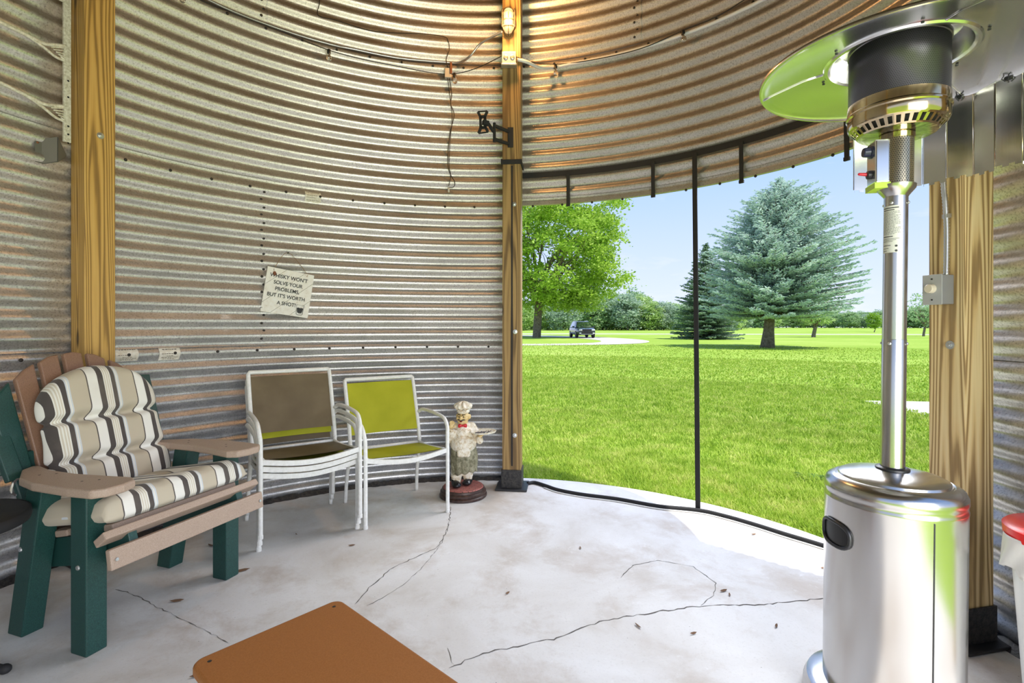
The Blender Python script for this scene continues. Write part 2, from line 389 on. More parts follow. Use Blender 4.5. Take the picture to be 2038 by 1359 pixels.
# ---------------------------------------------------------------- the bin: floor, walls, roof
PITCH = .1016; RING = 11 * PITCH; AMP = .0135; TOP = 4 * RING
def wall_r(th, z, k, s):
    ph = 2 * PI * z / PITCH
    return rad(th) + AMP * math.cos(ph) - .0065 * (k % 2) - .004 * s
TH_C = math.radians(84.0); TH_OPEN0 = math.radians(3.0)
TH_BACK0, TH_BACK1 = math.radians(236), math.radians(347)
def sheets(name, segs):
    mb = MB()
    for (k, z0, z1, a0, a1, s) in segs:
        nu = max(2, int(math.degrees(a1 - a0) / 1.1)); nv = max(2, int((z1 - z0) / PITCH * 10))
        def fn(u, v):
            th = a0 + (a1 - a0) * u; z = z0 + (z1 - z0) * v; r = wall_r(th, z, k, s)
            return Vector((CX + r * math.cos(th), CY + r * math.sin(th), z))
        mb.grid(fn, nu, nv)
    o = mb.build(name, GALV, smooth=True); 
    sm = o.modifiers.new('thickness', 'SOLIDIFY'); sm.thickness = .0016; sm.offset = -1
    es = o.modifiers.new('edges', 'EDGE_SPLIT'); es.split_angle = math.radians(55)
    return structure(o)
D = math.radians
s533 = th_of(533)[0]; s1276 = th_of(1276)[0]; s1990 = D(-6)
OVER = .018
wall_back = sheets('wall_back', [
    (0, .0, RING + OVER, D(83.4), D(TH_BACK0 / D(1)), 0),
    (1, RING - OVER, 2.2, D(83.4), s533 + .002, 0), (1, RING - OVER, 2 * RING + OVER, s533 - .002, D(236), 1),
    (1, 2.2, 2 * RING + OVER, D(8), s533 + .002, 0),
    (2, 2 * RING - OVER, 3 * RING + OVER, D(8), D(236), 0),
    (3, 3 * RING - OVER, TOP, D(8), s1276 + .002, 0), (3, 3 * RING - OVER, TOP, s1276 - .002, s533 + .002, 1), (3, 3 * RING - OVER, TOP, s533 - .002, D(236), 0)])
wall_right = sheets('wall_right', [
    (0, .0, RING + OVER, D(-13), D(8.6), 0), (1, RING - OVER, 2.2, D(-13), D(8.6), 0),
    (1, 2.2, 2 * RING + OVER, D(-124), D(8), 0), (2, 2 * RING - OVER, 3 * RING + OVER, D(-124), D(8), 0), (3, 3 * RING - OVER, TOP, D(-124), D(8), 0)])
# bolts of the sheets
bm = MB(); bm.lathe([(.0095, 0), (.0095, .004), (.006, .0075), (.0001, .0085)], 8)
bolt0 = bm.build('bolt', BOLT, smooth=True); bolt0['label'] = 'dark bolt head'
def bolt_at(th, z, parent, first=[True]):
    k = int(z / RING); r = wall_r(th, z, k, 0) - .003
    o = bolt0 if first[0] else bolt0.copy()
    if not first[0]: COL.objects.link(o)
    first[0] = False
    o.parent = parent; o.location = (CX + r * math.cos(th), CY + r * math.sin(th), z)
    o.rotation_euler = Vector((-math.cos(th), -math.sin(th), 0)).to_track_quat('Z', 'Y').to_euler()
for k, (a, b) in {1: (D(86), D(166)), 2: (D(12), D(160)), 3: (D(30), D(146))}.items():
    n = int((b - a) * CR / .235)
    for i in range(n): bolt_at(a + (b - a) * (i + .5) / n, k * RING - .05, wall_back)
for i in range(20): bolt_at(s533 + (.012 if i % 2 else .020), RING + .03 + i * .0535, wall_back)
for s in (s533, s1276):
    for i in range(8): bolt_at(s + (.012 if i % 2 else .020), 3 * RING + .03 + i * .0535, wall_back)
# roof
mb = MB(); mb.lathe([(.01, TOP + 1.1), (CR + .06, TOP)], 72, c=(CX, CY, 0), cap=False)
roof = mb.build('ceiling', speckled('dusty_roof_steel', (.10, .075, .055), (.20, .16, .12), 6, .7)); structure(roof)
sm = roof.modifiers.new('t', 'SOLIDIFY'); sm.thickness = .004
# floor
mb = MB(); prof = [(0.001, 0), (1.0, 0), (2.0, 0)]
N = 144; vs = [Vector((CX, CY, 0))] ; fs = []
for j, f_ in enumerate((.4, .8, 1.0)):
    for i in range(N):
        th = 2 * PI * i / N; r = (rad(th) + .05) * f_
        vs.append(Vector((CX + r * math.cos(th), CY + r * math.sin(th), 0)))
for i in range(N):
    fs.append((0, 1 + i, 1 + (i + 1) % N))
    for j in (0, 1): fs.append((1 + j * N + i, 1 + (j + 1) * N + i, 1 + (j + 1) * N + (i + 1) % N, 1 + j * N + (i + 1) % N))
b = len(vs)
for i in range(N): v = vs[1 + 2 * N + i]; vs.append(Vector((v.x, v.y, -.12)))
for i in range(N): fs.append((1 + 2 * N + i, b + i, b + (i + 1) % N, 1 + 2 * N + (i + 1) % N))
mb.add(vs, fs); floor = structure(mb.build('floor', CONC))
# cracks worn into the slab
def crack(pts, w, jit=.006, seed=1):
    R = random.Random(seed); P = []
    pts = [gp(*p) for p in pts]
    for a, b_ in zip(pts[:-1], pts[1:]):
        n = max(2, int((b_ - a).length / .022))
        for i in range(n): P.append(a.lerp(b_, i / n) + Vector((R.uniform(-jit, jit), R.uniform(-jit, jit), 0)))
    P.append(pts[-1]); mb = MB(); vs = []
    for i, p in enumerate(P):
        d = (P[min(i + 1, len(P) - 1)] - P[max(i - 1, 0)]).normalized(); s = Vector((-d.y, d.x, 0)); ww = w * R.uniform(.25, 1.5) * (.3 if i in (0, len(P) - 1) else 1)
        vs += [p + s * ww / 2 + Vector((0, 0, .0012)), p - s * ww / 2 + Vector((0, 0, .0012))]
    mb.add(vs, [(2 * i, 2 * i + 1, 2 * i + 3, 2 * i + 2) for i in range(len(P) - 1)])
    o = mb.build('crack', CRK, floor); return o
CRK = plain('crack_dirt', (.10, .09, .08), .9)
crack([(897, 1008), (893, 1050), (870, 1090), (780, 1130), (740, 1165), (706, 1203)], .0042, .006, 1)
crack([(893, 1040), (880, 1080), (840, 1130), (800, 1165), (770, 1185), (730, 1205)], .0022, .005, 2)
crack([(895, 1330), (960, 1300), (1100, 1272), (1200, 1235), (1280, 1222), (1360, 1210), (1430, 1204), (1520, 1203), (1640, 1190)], .0045, .006, 3)
crack([(232, 1172), (270, 1185), (320, 1212), (380, 1240), (430, 1265), (455, 1280)], .0026, .005, 4)
crack([(890, 1290), (896, 1310), (905, 1325)], .002, .004, 5)
crack([(1235, 1150), (1260, 1125), (1310, 1115), (1380, 1128), (1425, 1160), (1420, 1185), (1395, 1205)], .0028, .003, 6)
# irregular black sealant where the sheets meet the slab
def sealant(name, a0, a1, seed):
    R = random.Random(seed); n = int(math.degrees(a1 - a0) / .7); ph = [R.random() for _ in range(n + 1)]; mb = MB(); vs = []
    for i in range(n + 1):
        th = a0 + (a1 - a0) * i / n; q = ph[i]
        for off, z in ((-.012, .016 + .016 * q), (.014, .014 + .018 * q), (.022 + .010 * q, .009), (.032 + .02 * q, .0005)):
            v = on_wall(th, z, off); vs.append(v)
    mb.add(vs, [(4 * i + j, 4 * i + j + 1, 4 * i + 5 + j, 4 * i + 4 + j) for i in range(n) for j in range(3)])
    return structure(mb.build(name, TAR, smooth=True))
sealant('trim_1', D(86.5), D(234), 3); sealant('trim_2', D(-13), D(8.5), 4)
# grey aluminium edge of the cut opening
mb = MB(); mb.tube([on_wall(D(83.2), .0, -.005), on_wall(D(83.2), 2.2, -.005)], .012, 6)
structure(mb.build('trim_3', ZINC))
mb = MB(); n = 70
vs = []
for i in range(n + 1):
    th = D(8) + D(75.4) * i / n
    for off, z in ((.016, 2.196), (.016, 2.225), (-.016, 2.225), (-.016, 2.196)): vs.append(on_wall(th, z, off))
mb.add(vs, [(4 * i + j, 4 * i + (j + 1) % 4, 4 * i + 4 + (j + 1) % 4, 4 * i + 4 + j) for i in range(n) for j in range(4)])
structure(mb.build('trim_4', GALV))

# ---------------------------------------------------------------- timber posts
def post(label, wood, px_mid, gap, bolts, foot=True, centre=None, rz=None):
    """post with its inner face square to the bin's centre; px_mid is the column of that face's middle"""
    w = .14
    if centre is None:
        lo, hi = D(-10), D(178)
        for _ in range(60):
            th = (lo + hi) / 2; p = on_wall(th, 0, gap + w)
            if 1019 + F * p.x / p.y < px_mid: hi = th
            else: lo = th
        c = on_wall(th, 0, gap + w / 2); rz = th
    else: c = Vector(centre); th = rz
    t = thing('wooden_post', label, 'post', c, rz, None)
    mb = MB(); mb.box((0, 0, .02 + (TOP - .02) / 2), (w, w, TOP - .02)); mb.build('timber', wood, t, bevel=.004)
    if foot:
        mb = MB(); s = w + .012
        for a, b_ in ((1, 0), (-1, 0), (0, 1), (0, -1)):
            mb.box((a * (w / 2 + .004), b_ * (w / 2 + .004), .075), (.006 if a else s + .004, .006 if b_ else s + .004, .15))
        mb.build('foot_wrap', TAR, t, bevel=.002)
        mb = MB(); mb.box((0, 0, .009), (.24, .24, .012)); mb.build('base_plate', PLATE, t, bevel=.003)
    for (dy, z, face) in bolts:
        mb = MB(); M = {'in': Matrix.Rotation(-PI / 2, 3, 'Y'), 'side': Matrix.Rotation(-PI / 2, 3, 'X') if False else Matrix.Rotation(PI / 2, 3, 'X')}[face]
        c0 = Vector((-w / 2, dy, z)) if face == 'in' else Vector((dy, -w / 2, z))
        mb.lathe([(.017, 0), (.017, .003), (.0095, .0035), (.0095, .009), (.006, .0095), (.006, .016), (.0001, .017)], 12, M, c0)
        mb.build('bolt', ZINC, t)
    return t, c, th
post_l, cl, thl = post('brown timber post behind the striped-cushion chair at left', WOOD_L, 197, .008, [(0, 2.235, 'in')], centre=(-2.228, 2.725, 0), rz=D(153.1))
post_c, cc, thc = post('timber post in the middle between wall and screened opening, lamp on top', WOOD_C, 1018, .115, [(-.028, 1.19, 'in'), (-.02, 2.15, 'in'), (-.025, .41, 'in')])
post_r, cr_, thr = post('pale timber post beside the heater at right of the opening', WOOD_R, 1886, .05, [(-.015, 1.16, 'in')], centre=(1.792, 2.046, 0), rz=D(12))
print('posts', math.degrees(thl), math.degrees(thc), math.degrees(thr), cl, cc, cr_)
for p, ang in ((cl, 0),): pass
for th in (D(236), D(347)):      # posts carrying the bay behind the photographer
    c = on_wall(th, 0, .10); mb = MB(); mb.box((0, 0, TOP / 2), (.14, .14, TOP)); o = mb.build('wooden_post', WOOD_R, bevel=.004, loc=c, rz=th)
    tag(o, 'timber post of the open bay behind the viewer, %s side' % ('left' if th < 5 else 'right'), 'post')

# ---------------------------------------------------------------- screen of the opening
scr = thing('screen_curtain', 'black-edged insect screen frame across the opening, with a central zip strip', 'screen', (0, 0, 0))
def wall_band(z, h, a0, a1, off, t=.006):
    mb = MB(); n = 60; vs = []
    for i in range(n + 1):
        th = a0 + (a1 - a0) * i / n
        for o_, zz in ((off, z - h / 2), (off, z + h / 2), (off - t, z + h / 2), (off - t, z - h / 2)): vs.append(on_wall(th, zz, o_))
    mb.add(vs, [(4 * i + j, 4 * i + (j + 1) % 4, 4 * i + 4 + (j + 1) % 4, 4 * i + 4 + j) for i in range(n) for j in range(4)] + [(3, 2, 1, 0), (4 * n, 4 * n + 1, 4 * n + 2, 4 * n + 3)])
    return mb
wall_band(2.432, .042, D(9), D(83.6), .022).build('top_rail', BLACK, scr)
for px, zb in ((1132, 2.20), (1302, 2.20), (1479, 2.19), (1691, 2.16)):
    th = th_of(px)[0]; mb = MB(); p0 = on_wall(th, 2.43, .030); p1 = on_wall(th, zb - .02, .024)
    mb.bar(p0, p1, .006, .026, side=(-math.sin(th), math.cos(th), 0)); mb.build('strap', BLACK, scr)
    mb = MB(); mb.box(p1, (.014, .03, .02), Matrix.Rotation(th, 3, 'Z')); mb.build('buckle', BLACK, scr)
th = th_of(1386)[0]; a = on_wall(th, 2.43, .034); b_ = gp(1389, 1013, .012)
mb = MB(); mb.bar(a, b_, .007, .032, side=(-math.sin(th), math.cos(th), 0)); mb.build('zip_strip', BLACK, scr)
hem = [gp(x, y, .012) for x, y in ((1050, 962), (1064, 960), (1085, 966), (1112, 975), (1160, 984), (1230, 993), (1310, 1007), (1389, 1015), (1440, 1026), (1500, 1043), (1560, 1062), (1630, 1083), (1700, 1106), (1790, 1145), (1850, 1175))]
mb = MB(); P = smooth_path(hem, 5); mb.tube(P, .0135, 8); mb.build('hem', BLACK, scr, smooth=True)
mb = MB(); mb.tube([p + Vector((-.012, -.03, -.007)) for p in P[10:]], .0045, 6); mb.build('hem_cord', WHITE_METAL, scr, smooth=True)['label'] = 'thin white cord along the hem'
# left edge strip on the middle post and its tie
pcx = 1019
mbs = MB(); q = post_c.matrix_world
tie = thing('black_strap', 'black strap tied round the middle post at the top of the screen', 'strap', cc, thc)
mb = MB(); s = .14 / 2 + .005
for a, b2 in ((1, 0), (-1, 0), (0, 1), (0, -1)): mb.box((a * s, b2 * s, 2.47 + .006 * b2), (.010 if a else .16, .010 if b2 else .16, .036), Matrix.Rotation(.06 * b2, 3, 'X'))
mb.build('strap', BLACK, tie, bevel=.003)
mb = MB(); mb.box((-.073, -.004, 1.31), (.006, .011, 2.26)); mb.build('side_strip', BLACK, tie)['label'] = 'long black strip hanging down the post'

# ---------------------------------------------------------------- patio heater
HZ = 1.65; HX = (1771 - 1019) / F * HZ
heater = thing('patio_heater', 'tall stainless patio heater with round tank housing and mushroom reflector', 'heater', (HX, HZ, 0))
tilt = Matrix.Rotation(D(.75), 3, 'Y')
to_cam = Vector((-HX, -HZ, 0)).normalized(); az_cam = math.atan2(to_cam.y, to_cam.x)
def hb(name, prof, mat, seg=64, smooth=True, angle=35, cap=True, **kw):
    m = MB(); m.lathe(prof, seg, tilt, cap=cap); return m.build(name, mat, heater, smooth=smooth, angle=angle, **kw)
hb('base_ring', [(.0, .004), (.268, .004), (.275, .012), (.273, .035), (.262, .055), (.235, .066), (.20, .07)], STEEL)
tank = hb('tank_housing', [(.209, .055), (.2095, .60), (.2105, .606), (.2105, .612), (.2085, .617), (.2085, .630), (.211, .636), (.2105, .655), (.203, .672), (.185, .684), (.176, .687), (.172, .684), (.168, .686), (.165, .694), (.15, .702), (.10, .712), (.06, .718), (.045, .720)], STEEL, 96)
m = MB(); aw = az_cam + 1.14       # seam of the sheet
M_ = Matrix.Rotation(0, 3, 'Z'); ang = az_cam + .55
m.bar(tilt @ Vector((.2098 * math.cos(ang), .2098 * math.sin(ang), .07)), tilt @ Vector((.2098 * math.cos(ang), .2098 * math.sin(ang), .60)), .003, .003, side=(math.cos(ang), math.sin(ang), 0)); m.build('sheet_seam', PLATE, heater)
# oval handle opening on the left of the housing
ang = az_cam - .92
fr = MB(); ins = MB(); c = Vector((.2095 * math.cos(ang), .2095 * math.sin(ang), .487)); out = Vector((math.cos(ang), math.sin(ang), 0)); tan = Vector((-math.sin(ang), math.cos(ang), 0))
def oval(hw, hh, off, n=28, kr=.2095):
    pts = []
    for i in range(n):
        a = 2 * PI * i / n; x = hw * math.copysign(abs(math.cos(a)) ** .75, math.cos(a)); z = hh * math.copysign(abs(math.sin(a)) ** .75, math.sin(a))
        aa = ang + x / kr; pts.append(tilt @ Vector(((kr + off) * math.cos(aa), (kr + off) * math.sin(aa), .487 + z)))
    return pts
rr = oval(.072, .043, .004); fr.tube(rr, .0065, 8, closed=True); hf = fr.build('handle_frame', PLATE, heater, smooth=True); hf['label'] = 'black rubber-edged oval hand hole'
def hole(u, v):
    x = (u * 2 - 1) * .070; hh = .042 * max(0.0, 1 - abs(x / .070) ** 2.67) ** .375; a_ = ang + x / .2095
    return tilt @ Vector((.2106 * math.cos(a_), .2106 * math.sin(a_), .487 + hh * (2 * v - 1)))
ins.grid(hole, 24, 4); ins.build('handle_recess', plain('deep_black', (.004, .004, .005), .35), hf)
hb('pole_collar', [(.052, .712), (.052, .724), (.044, .729), (.038, .729)], PLATE)
hb('lower_pole', [(.0372, .72), (.0372, 1.185), (.0366, 1.187)], STEEL_V, 48)
pole = hb('upper_pole', [(.0362, 1.18), (.0362, 1.70)], STEEL_V, 48)
for z, r in ((1.172, .0376), (1.675, .0366)):
    for k in (-.35, 1.25, -1.9, 2.8):
        m = MB(); a = az_cam + k; o_ = Vector((math.cos(a), math.sin(a), 0)); m.lathe([(.0055, 0), (.0055, .003), (.003, .005), (.0001, .005)], 10, o_.to_track_quat('Z', 'Y').to_matrix(), tilt @ (o_ * r + Vector((0, 0, z)))); m.build('screw', ZINC, heater)
# instruction sticker wrapped round the pole
lab = MB(); kr = .0370
def strip(mb, a0, a1, z0, z1, r, n=10):
    mb.grid(lambda u, v: tilt @ Vector((r * math.cos(a0 + (a1 - a0) * u), r * math.sin(a0 + (a1 - a0) * u), z0 + (z1 - z0) * v)), n, 1)
STK = plain('paper_label', (.68, .67, .62), .5); INK = plain('print_ink', (.06, .06, .065), .7)
a0, a1 = az_cam - 1.25, az_cam + .48
strip(lab, a0, a1, 1.497, 1.665, kr); st = lab.build('instruction_sticker', STK, heater, smooth=True)
R = random.Random(4); ik = MB()
def line(z, h, x0, x1): strip(ik, a0 + (a1 - a0) * x0, a0 + (a1 - a0) * x1, z, z + h, kr + .0003, 8)
line(1.655, .0035, .05, .86); line(1.648, .003, .05, .66)
z = 1.642
for i in range(19):
    x = .05
    end = R.choice((.95, .9, .7, .93, .85))
    while x < end: w = R.uniform(.05, .14); line(z, .0013, x, min(x + w, end)); x += w + .025
    z -= .0044
line(1.553, .003, .05, .60)
for i in range(3): line(1.546 - i * .005, .0013, .05, .9 - .15 * i)
line(1.522, .002, .05, .5); line(1.512, .0015, .05, .4); line(1.503, .0015, .05, .3)
ik.build('printed_text', INK, st)
m = MB()
for zz in (1.520, 1.503):
    a = a0 + (a1 - a0) * .76; o_ = Vector((math.cos(a), math.sin(a), 0)); m.lathe([(.004, 0), (.004, .0006)], 12, o_.to_track_quat('Z', 'Y').to_matrix(), tilt @ (o_ * (kr + .0002) + Vector((0, 0, zz))))
m.build('printed_dots', INK, st)
hb('head_flange', [(.037, 1.70), (.040, 1.705), (.058, 1.728), (.060, 1.740), (.054, 1.742)], STEEL)
PERF = mat_perforated('perforated_column', (.42, .36, .25), .0072, .051, frac=.28, rough=.2)
hb('valve_column', [(.051, 1.735), (.051, 1.915)], PERF, 48)
hb('column_collar', [(.054, 1.905), (.054, 1.922), (.051, 1.925)], BRONZE, 48)
# control panel on the left of the column
pa = az_cam - 1.18; pc = Matrix.Rotation(pa, 3, 'Z')
m = MB(); m.box(tilt @ (pc @ Vector((.058, 0, 1.825))), (.045, .075, .155), pc); cb = m.build('control_box', POLISH, heater, bevel=.004)
m = MB(); f_ = pc @ Vector((1, 0, 0)); m.lathe([(.024, 0), (.024, .004), (.019, .006), (.017, .024), (.015, .027), (.0001, .027)], 20, f_.to_track_quat('Z', 'Y').to_matrix(), tilt @ (pc @ Vector((.0805, 0, 1.868)))); m.build('gas_knob', plain('navy_knob', (.012, .016, .05), .3), cb)['label'] = 'dark blue gas knob'
m = MB(); m.lathe([(.016, 0), (.015, .012), (.010, .014)], 16, f_.to_track_quat('Z', 'Y').to_matrix(), tilt @ (pc @ Vector((.0805, 0, 1.785)))); m.build('igniter', plain('igniter_black', (.02, .02, .03), .4), cb)
m = MB(); m.caps(tilt @ (pc @ Vector((.092, 0, 1.787))), tilt @ (pc @ Vector((.118, 0, 1.790))), .0065, .005, 10); m.build('igniter_button', plain('red_button', (.55, .01, .03), .35), cb, smooth=True)['label'] = 'red igniter button'
m = MB(); m.box(tilt @ (pc @ Vector((.058, 0, 1.737))), (.05, .08, .02), pc); m.build('warning_label', plain('lime_label', (.45, .62, .05), .5), heater)['label'] = 'lime green warning label under the control box'
# burner head
hb('burner_plate', [(.052, 1.925), (.118, 1.925)], POLISH, 64)
m = MB(); n = 36                                            # vent ring with slots cut as real gaps
for i in range(n):
    a, b2 = 2 * PI * (i + .22) / n, 2 * PI * (i + .78) / n; a_, b_ = 2 * PI * i / n, 2 * PI * (i + 1) / n
    r0, r1, r2, r3 = .117, .123, .141, .147; z0, z1, z2, z3 = 1.925, 1.930, 1.950, 1.955
    P_ = lambda r, t, z: tilt @ Vector((r * math.cos(t), r * math.sin(t), z))
    V = [P_(r0, a_, z0), P_(r0, b_, z0), P_(r1, a_, z1), P_(r1, a, z1), P_(r1, b2, z1), P_(r1, b_, z1), P_(r2, a_, z2), P_(r2, a, z2), P_(r2, b2, z2), P_(r2, b_, z2), P_(r3, a_, z3), P_(r3, b_, z3)]
    m.add(V, [(0, 1, 5, 4, 3, 2), (2, 3, 7, 6), (4, 5, 9, 8), (6, 7, 8, 9, 11, 10)])
m.build('vent_ring', BRONZE, heater)
hb('burner_inner', [(.10, 1.935), (.130, 1.962)], plain('burner_dark', (.02, .018, .016), .7), 48)
hb('burner_band', [(.147, 1.955), (.151, 1.962), (.152, 1.992), (.156, 1.997), (.156, 2.003), (.152, 2.008), (.1525, 2.040), (.149, 2.042)], BRONZE, 96)
MESH = mat_perforated('emitter_mesh', (.11, .105, .12), .0062, .15, frac=.30, rough=.35)
hb('emitter_screen', [(.149, 2.035), (.1495, 2.234)], MESH, 96, cap=False)
hb('emitter_rim', [(.150, 2.230), (.153, 2.232), (.153, 2.248), (.147, 2.252)], plain('rim_steel', (.30, .28, .27), .3, 1.0), 64)
hb('emitter_cap', [(.0001, 2.268), (.10, 2.266), (.147, 2.252)], PLATE, 48)
# reflector
REFL = mat_brushed('reflector_aluminium', (.86, .86, .85), .16, 'v', .06)
refl = hb('reflector', [(.0001, 2.31), (.15, 2.298), (.185, 2.275), (.202, 2.240), (.208, 2.204), (.216, 2.198), (.226, 2.198), (.232, 2.204), (.30, 2.196), (.41, 2.166), (.437, 2.156), (.443, 2.150), (.450, 2.150), (.452, 2.160)], REFL, 128, angle=30, cap=False)
sm = refl.modifiers.new('t', 'SOLIDIFY'); sm.thickness = .0012
for k in (0.55, 0.55 + 2.094, 0.55 + 4.189):
    a = az_cam + k; m = MB(); pr = [(.232, 2.203), (.30, 2.195), (.41, 2.165), (.44, 2.153)]
    m.tube([tilt @ Vector((r * math.cos(a), r * math.sin(a), z - .001)) for r, z in pr], .0028, 6); m.build('panel_joint', POLISH, refl, smooth=True)
for k in range(6):
    a = az_cam + .25 + k * PI / 3; m = MB(); m.lathe([(.0001, -.006), (.005, -.005), (.005, 0)], 10, None, tilt @ Vector((.245 * math.cos(a), .245 * math.sin(a), 2.200))); m.build('wing_bolt', PLATE, refl)
for k in range(3):
    a = az_cam + .9 + k * 2.094; m = MB(); m.tube([tilt @ Vector((.13 * math.cos(a), .13 * math.sin(a), 2.25)), tilt @ Vector((.135 * math.cos(a), .135 * math.sin(a), 2.30))], .006, 8); m.build('reflector_stud', PLATE, refl)

# folding aluminium wind guard clipped under the reflector's far rim
guard = thing('wind_guard', 'row of hinged shiny aluminium panels clipped under the heater reflector', 'wind guard', (HX, HZ, 0))
tx = math.sin(D(.75)) * 2.1
def rim_phi(px):
    """bearing about the heater of the far rim point seen in column px"""
    d = Vector(((px - 1019) / F, 1)).normalized(); o = Vector((HX + tx, HZ)); b = d.dot(o); c = o.dot(o) - .437 ** 2
    q = d * (b + math.sqrt(max(0, b * b - c))) - o; return math.atan2(q.y, q.x)
edges = [1691, 1740, 1793, 1847, 1902, 1963, 2012, 2060]
ph = [rim_phi(p) for p in edges]; step = (ph[0] - ph[-1]) / (len(ph) - 1)
ph = [ph[0] - step * i * 1.0 for i in range(len(ph) + 2)]
R = random.Random(9)
pts = [Vector((tx + (.437 + (.012 if i % 2 else -.006)) * math.cos(p), (.437 + (.012 if i % 2 else -.006)) * math.sin(p), 0)) for i, p in enumerate(ph)]
for i in range(len(pts) - 1):
    a, b2 = pts[i], pts[i + 1]; L = (b2 - a).length; d = (b2 - a) / L; nrm = Vector((-d.y, d.x, 0))
    z1 = 2.150; z0 = 1.825 - (.006 if i % 2 else 0)
    g = .0035; out_ = [(g, z1), (L - g, z1), (L - g, z0)]
    x = L - g; k = 0
    while x > g + .012: x2 = max(g, x - .019); zz = z0 + (.009 if k % 2 else 0); out_ += [(x, zz), (x2, zz)]; x = x2; k += 1
    out_ += [(g, z0)]
    o2 = []
    for q in out_:
        if not o2 or (abs(q[0] - o2[-1][0]) + abs(q[1] - o2[-1][1])) > 1e-4: o2.append(q)
    M3 = Matrix(((d.x, 0, nrm.x), (d.y, 0, nrm.y), (0, 1, 0)))
    m = MB(); n = len(o2); vs = [a + M3 @ Vector((q[0], q[1], h)) for h in (-.0008, .0008) for q in o2]
    m.add(vs, [tuple(range(n - 1, -1, -1)), tuple(range(n, 2 * n))] + [(j, (j + 1) % n, n + (j + 1) % n, n + j) for j in range(n)])
    m.build('panel', TIN, guard)
    m = MB(); m.tube([a + Vector((0, 0, z0 + .01)), a + Vector((0, 0, z1 - .004))], .0022, 6); m.build('hinge_pin', POLISH, guard)
    if i % 2 == 0:
        m = MB(); c_ = a.lerp(b2, .5) + Vector((0, 0, 2.152)); M4 = Matrix(((d.x, nrm.x, 0), (d.y, nrm.y, 0), (0, 0, 1)))
        m.box(c_, (.02, .014, .022), M4); m.tube([c_ + M4 @ Vector(v) for v in ((-.004, -.009, .012), (-.011, -.018, -.006), (-.004, -.010, -.016))], .0022, 6); m.tube([c_ + M4 @ Vector(v) for v in ((.004, -.009, .012), (.011, -.018, -.006), (.004, -.010, -.016))], .0022, 6)
        m.build('clip', PLATE, guard)

# true size: a 0.81 m reflector, tank 0.37 m across
KH = .892
def fit_heater(root):
    for o in root.children_recursive:
        for v in o.data.vertices:
            v.co.x *= KH; v.co.y *= KH
            if v.co.z > .08: v.co.z = v.co.z * KH + EYE * (1 - KH)
fit_heater(heater); fit_heater(guard)
# ---------------------------------------------------------------- adirondack style wide chair
ADX = Vector((-1.584, 1.894, 0)); ARZ = D(71.0)
adi = thing('garden_chair', 'wide green and tan slatted garden chair with striped cushions at left', 'chair', ADX, ARZ)
def ab(name, c, size, mat, M=None, bevel=.005, parent=None): m = MB(); m.box(c, size, M); return m.build(name, mat, parent or adi, bevel=bevel)
def abar(name, p0, p1, w, h, mat, side=(1, 0, 0), bevel=.005, parent=None): m = MB(); m.bar(p0, p1, w, h, side); return m.build(name, mat, parent or adi, bevel=bevel)
W_ = .70
for x in (.045, W_ - .045):
    abar('leg', (x, .045, .0), (x, .045, .612), .088, .075, GREEN_PLASTIC)
    # raked rear leg, cut flat on the floor
    m = MB(); hw, tk = .045, .0375
    vs = [Vector((x + sx * tk, yy, zz)) for sx in (-1, 1) for yy, zz in ((.47, 0), (.38, 0), (.255, .612), (.345, .612))]
    m.add(vs, [(0, 1, 2, 3), (7, 6, 5, 4), (0, 4, 5, 1), (1, 5, 6, 2), (2, 6, 7, 3), (3, 7, 4, 0)]); m.build('leg', GREEN_PLASTIC, adi, bevel=.005)
for x, s in ((.105, 1), (W_ - .105, -1)):
    m = MB(); prof = [(-.125, .375), (-.10, .455), (.10, .42), (.52, .33), (.54, .24), (.46, .23), (.0, .315), (-.10, .335)]
    Mp = Matrix(((0, 0, 1), (1, 0, 0), (0, 1, 0))); vs = [Vector((x - .017, p[0], p[1])) for p in prof] + [Vector((x + .017, p[0], p[1])) for p in prof]; n = len(prof)
    m.add(vs, [tuple(range(n - 1, -1, -1)), tuple(range(n, 2 * n))] + [(j, (j + 1) % n, n + (j + 1) % n, n + j) for j in range(n)]); m.build('side_rail', GREEN_PLASTIC, adi, bevel=.003)
# arms
arm_pl = [(-.105, .115), (-.125, .06), (-.12, .0), (-.09, -.035), (.02, -.045), (.22, -.045), (.34, -.02), (.47, .055), (.50, .105), (.485, .125), (.36, .095), (.20, .095), (.06, .115), (-.06, .135)]
for sgn, x0 in ((1, .0), (-1, W_)):
    pts = [(x0 + sgn * q[1], q[0]) for q in arm_pl]
    if sgn > 0: pts = pts[::-1]
    m = MB(); m.prism(pts, .034); o = m.build('armrest', TAN_PLASTIC, adi, bevel=.009, seg=3); o.location = (0, 0, .612)
    for yy in (.02, .06, .27, .31):
        m = MB(); m.lathe([(.005, .646), (.0001, .6465)], 8, None, (x0 + sgn * (.045 + (.02 if yy in (.02, .27) else -.015)), yy, 0)); m.build('screw', BOLT, adi)
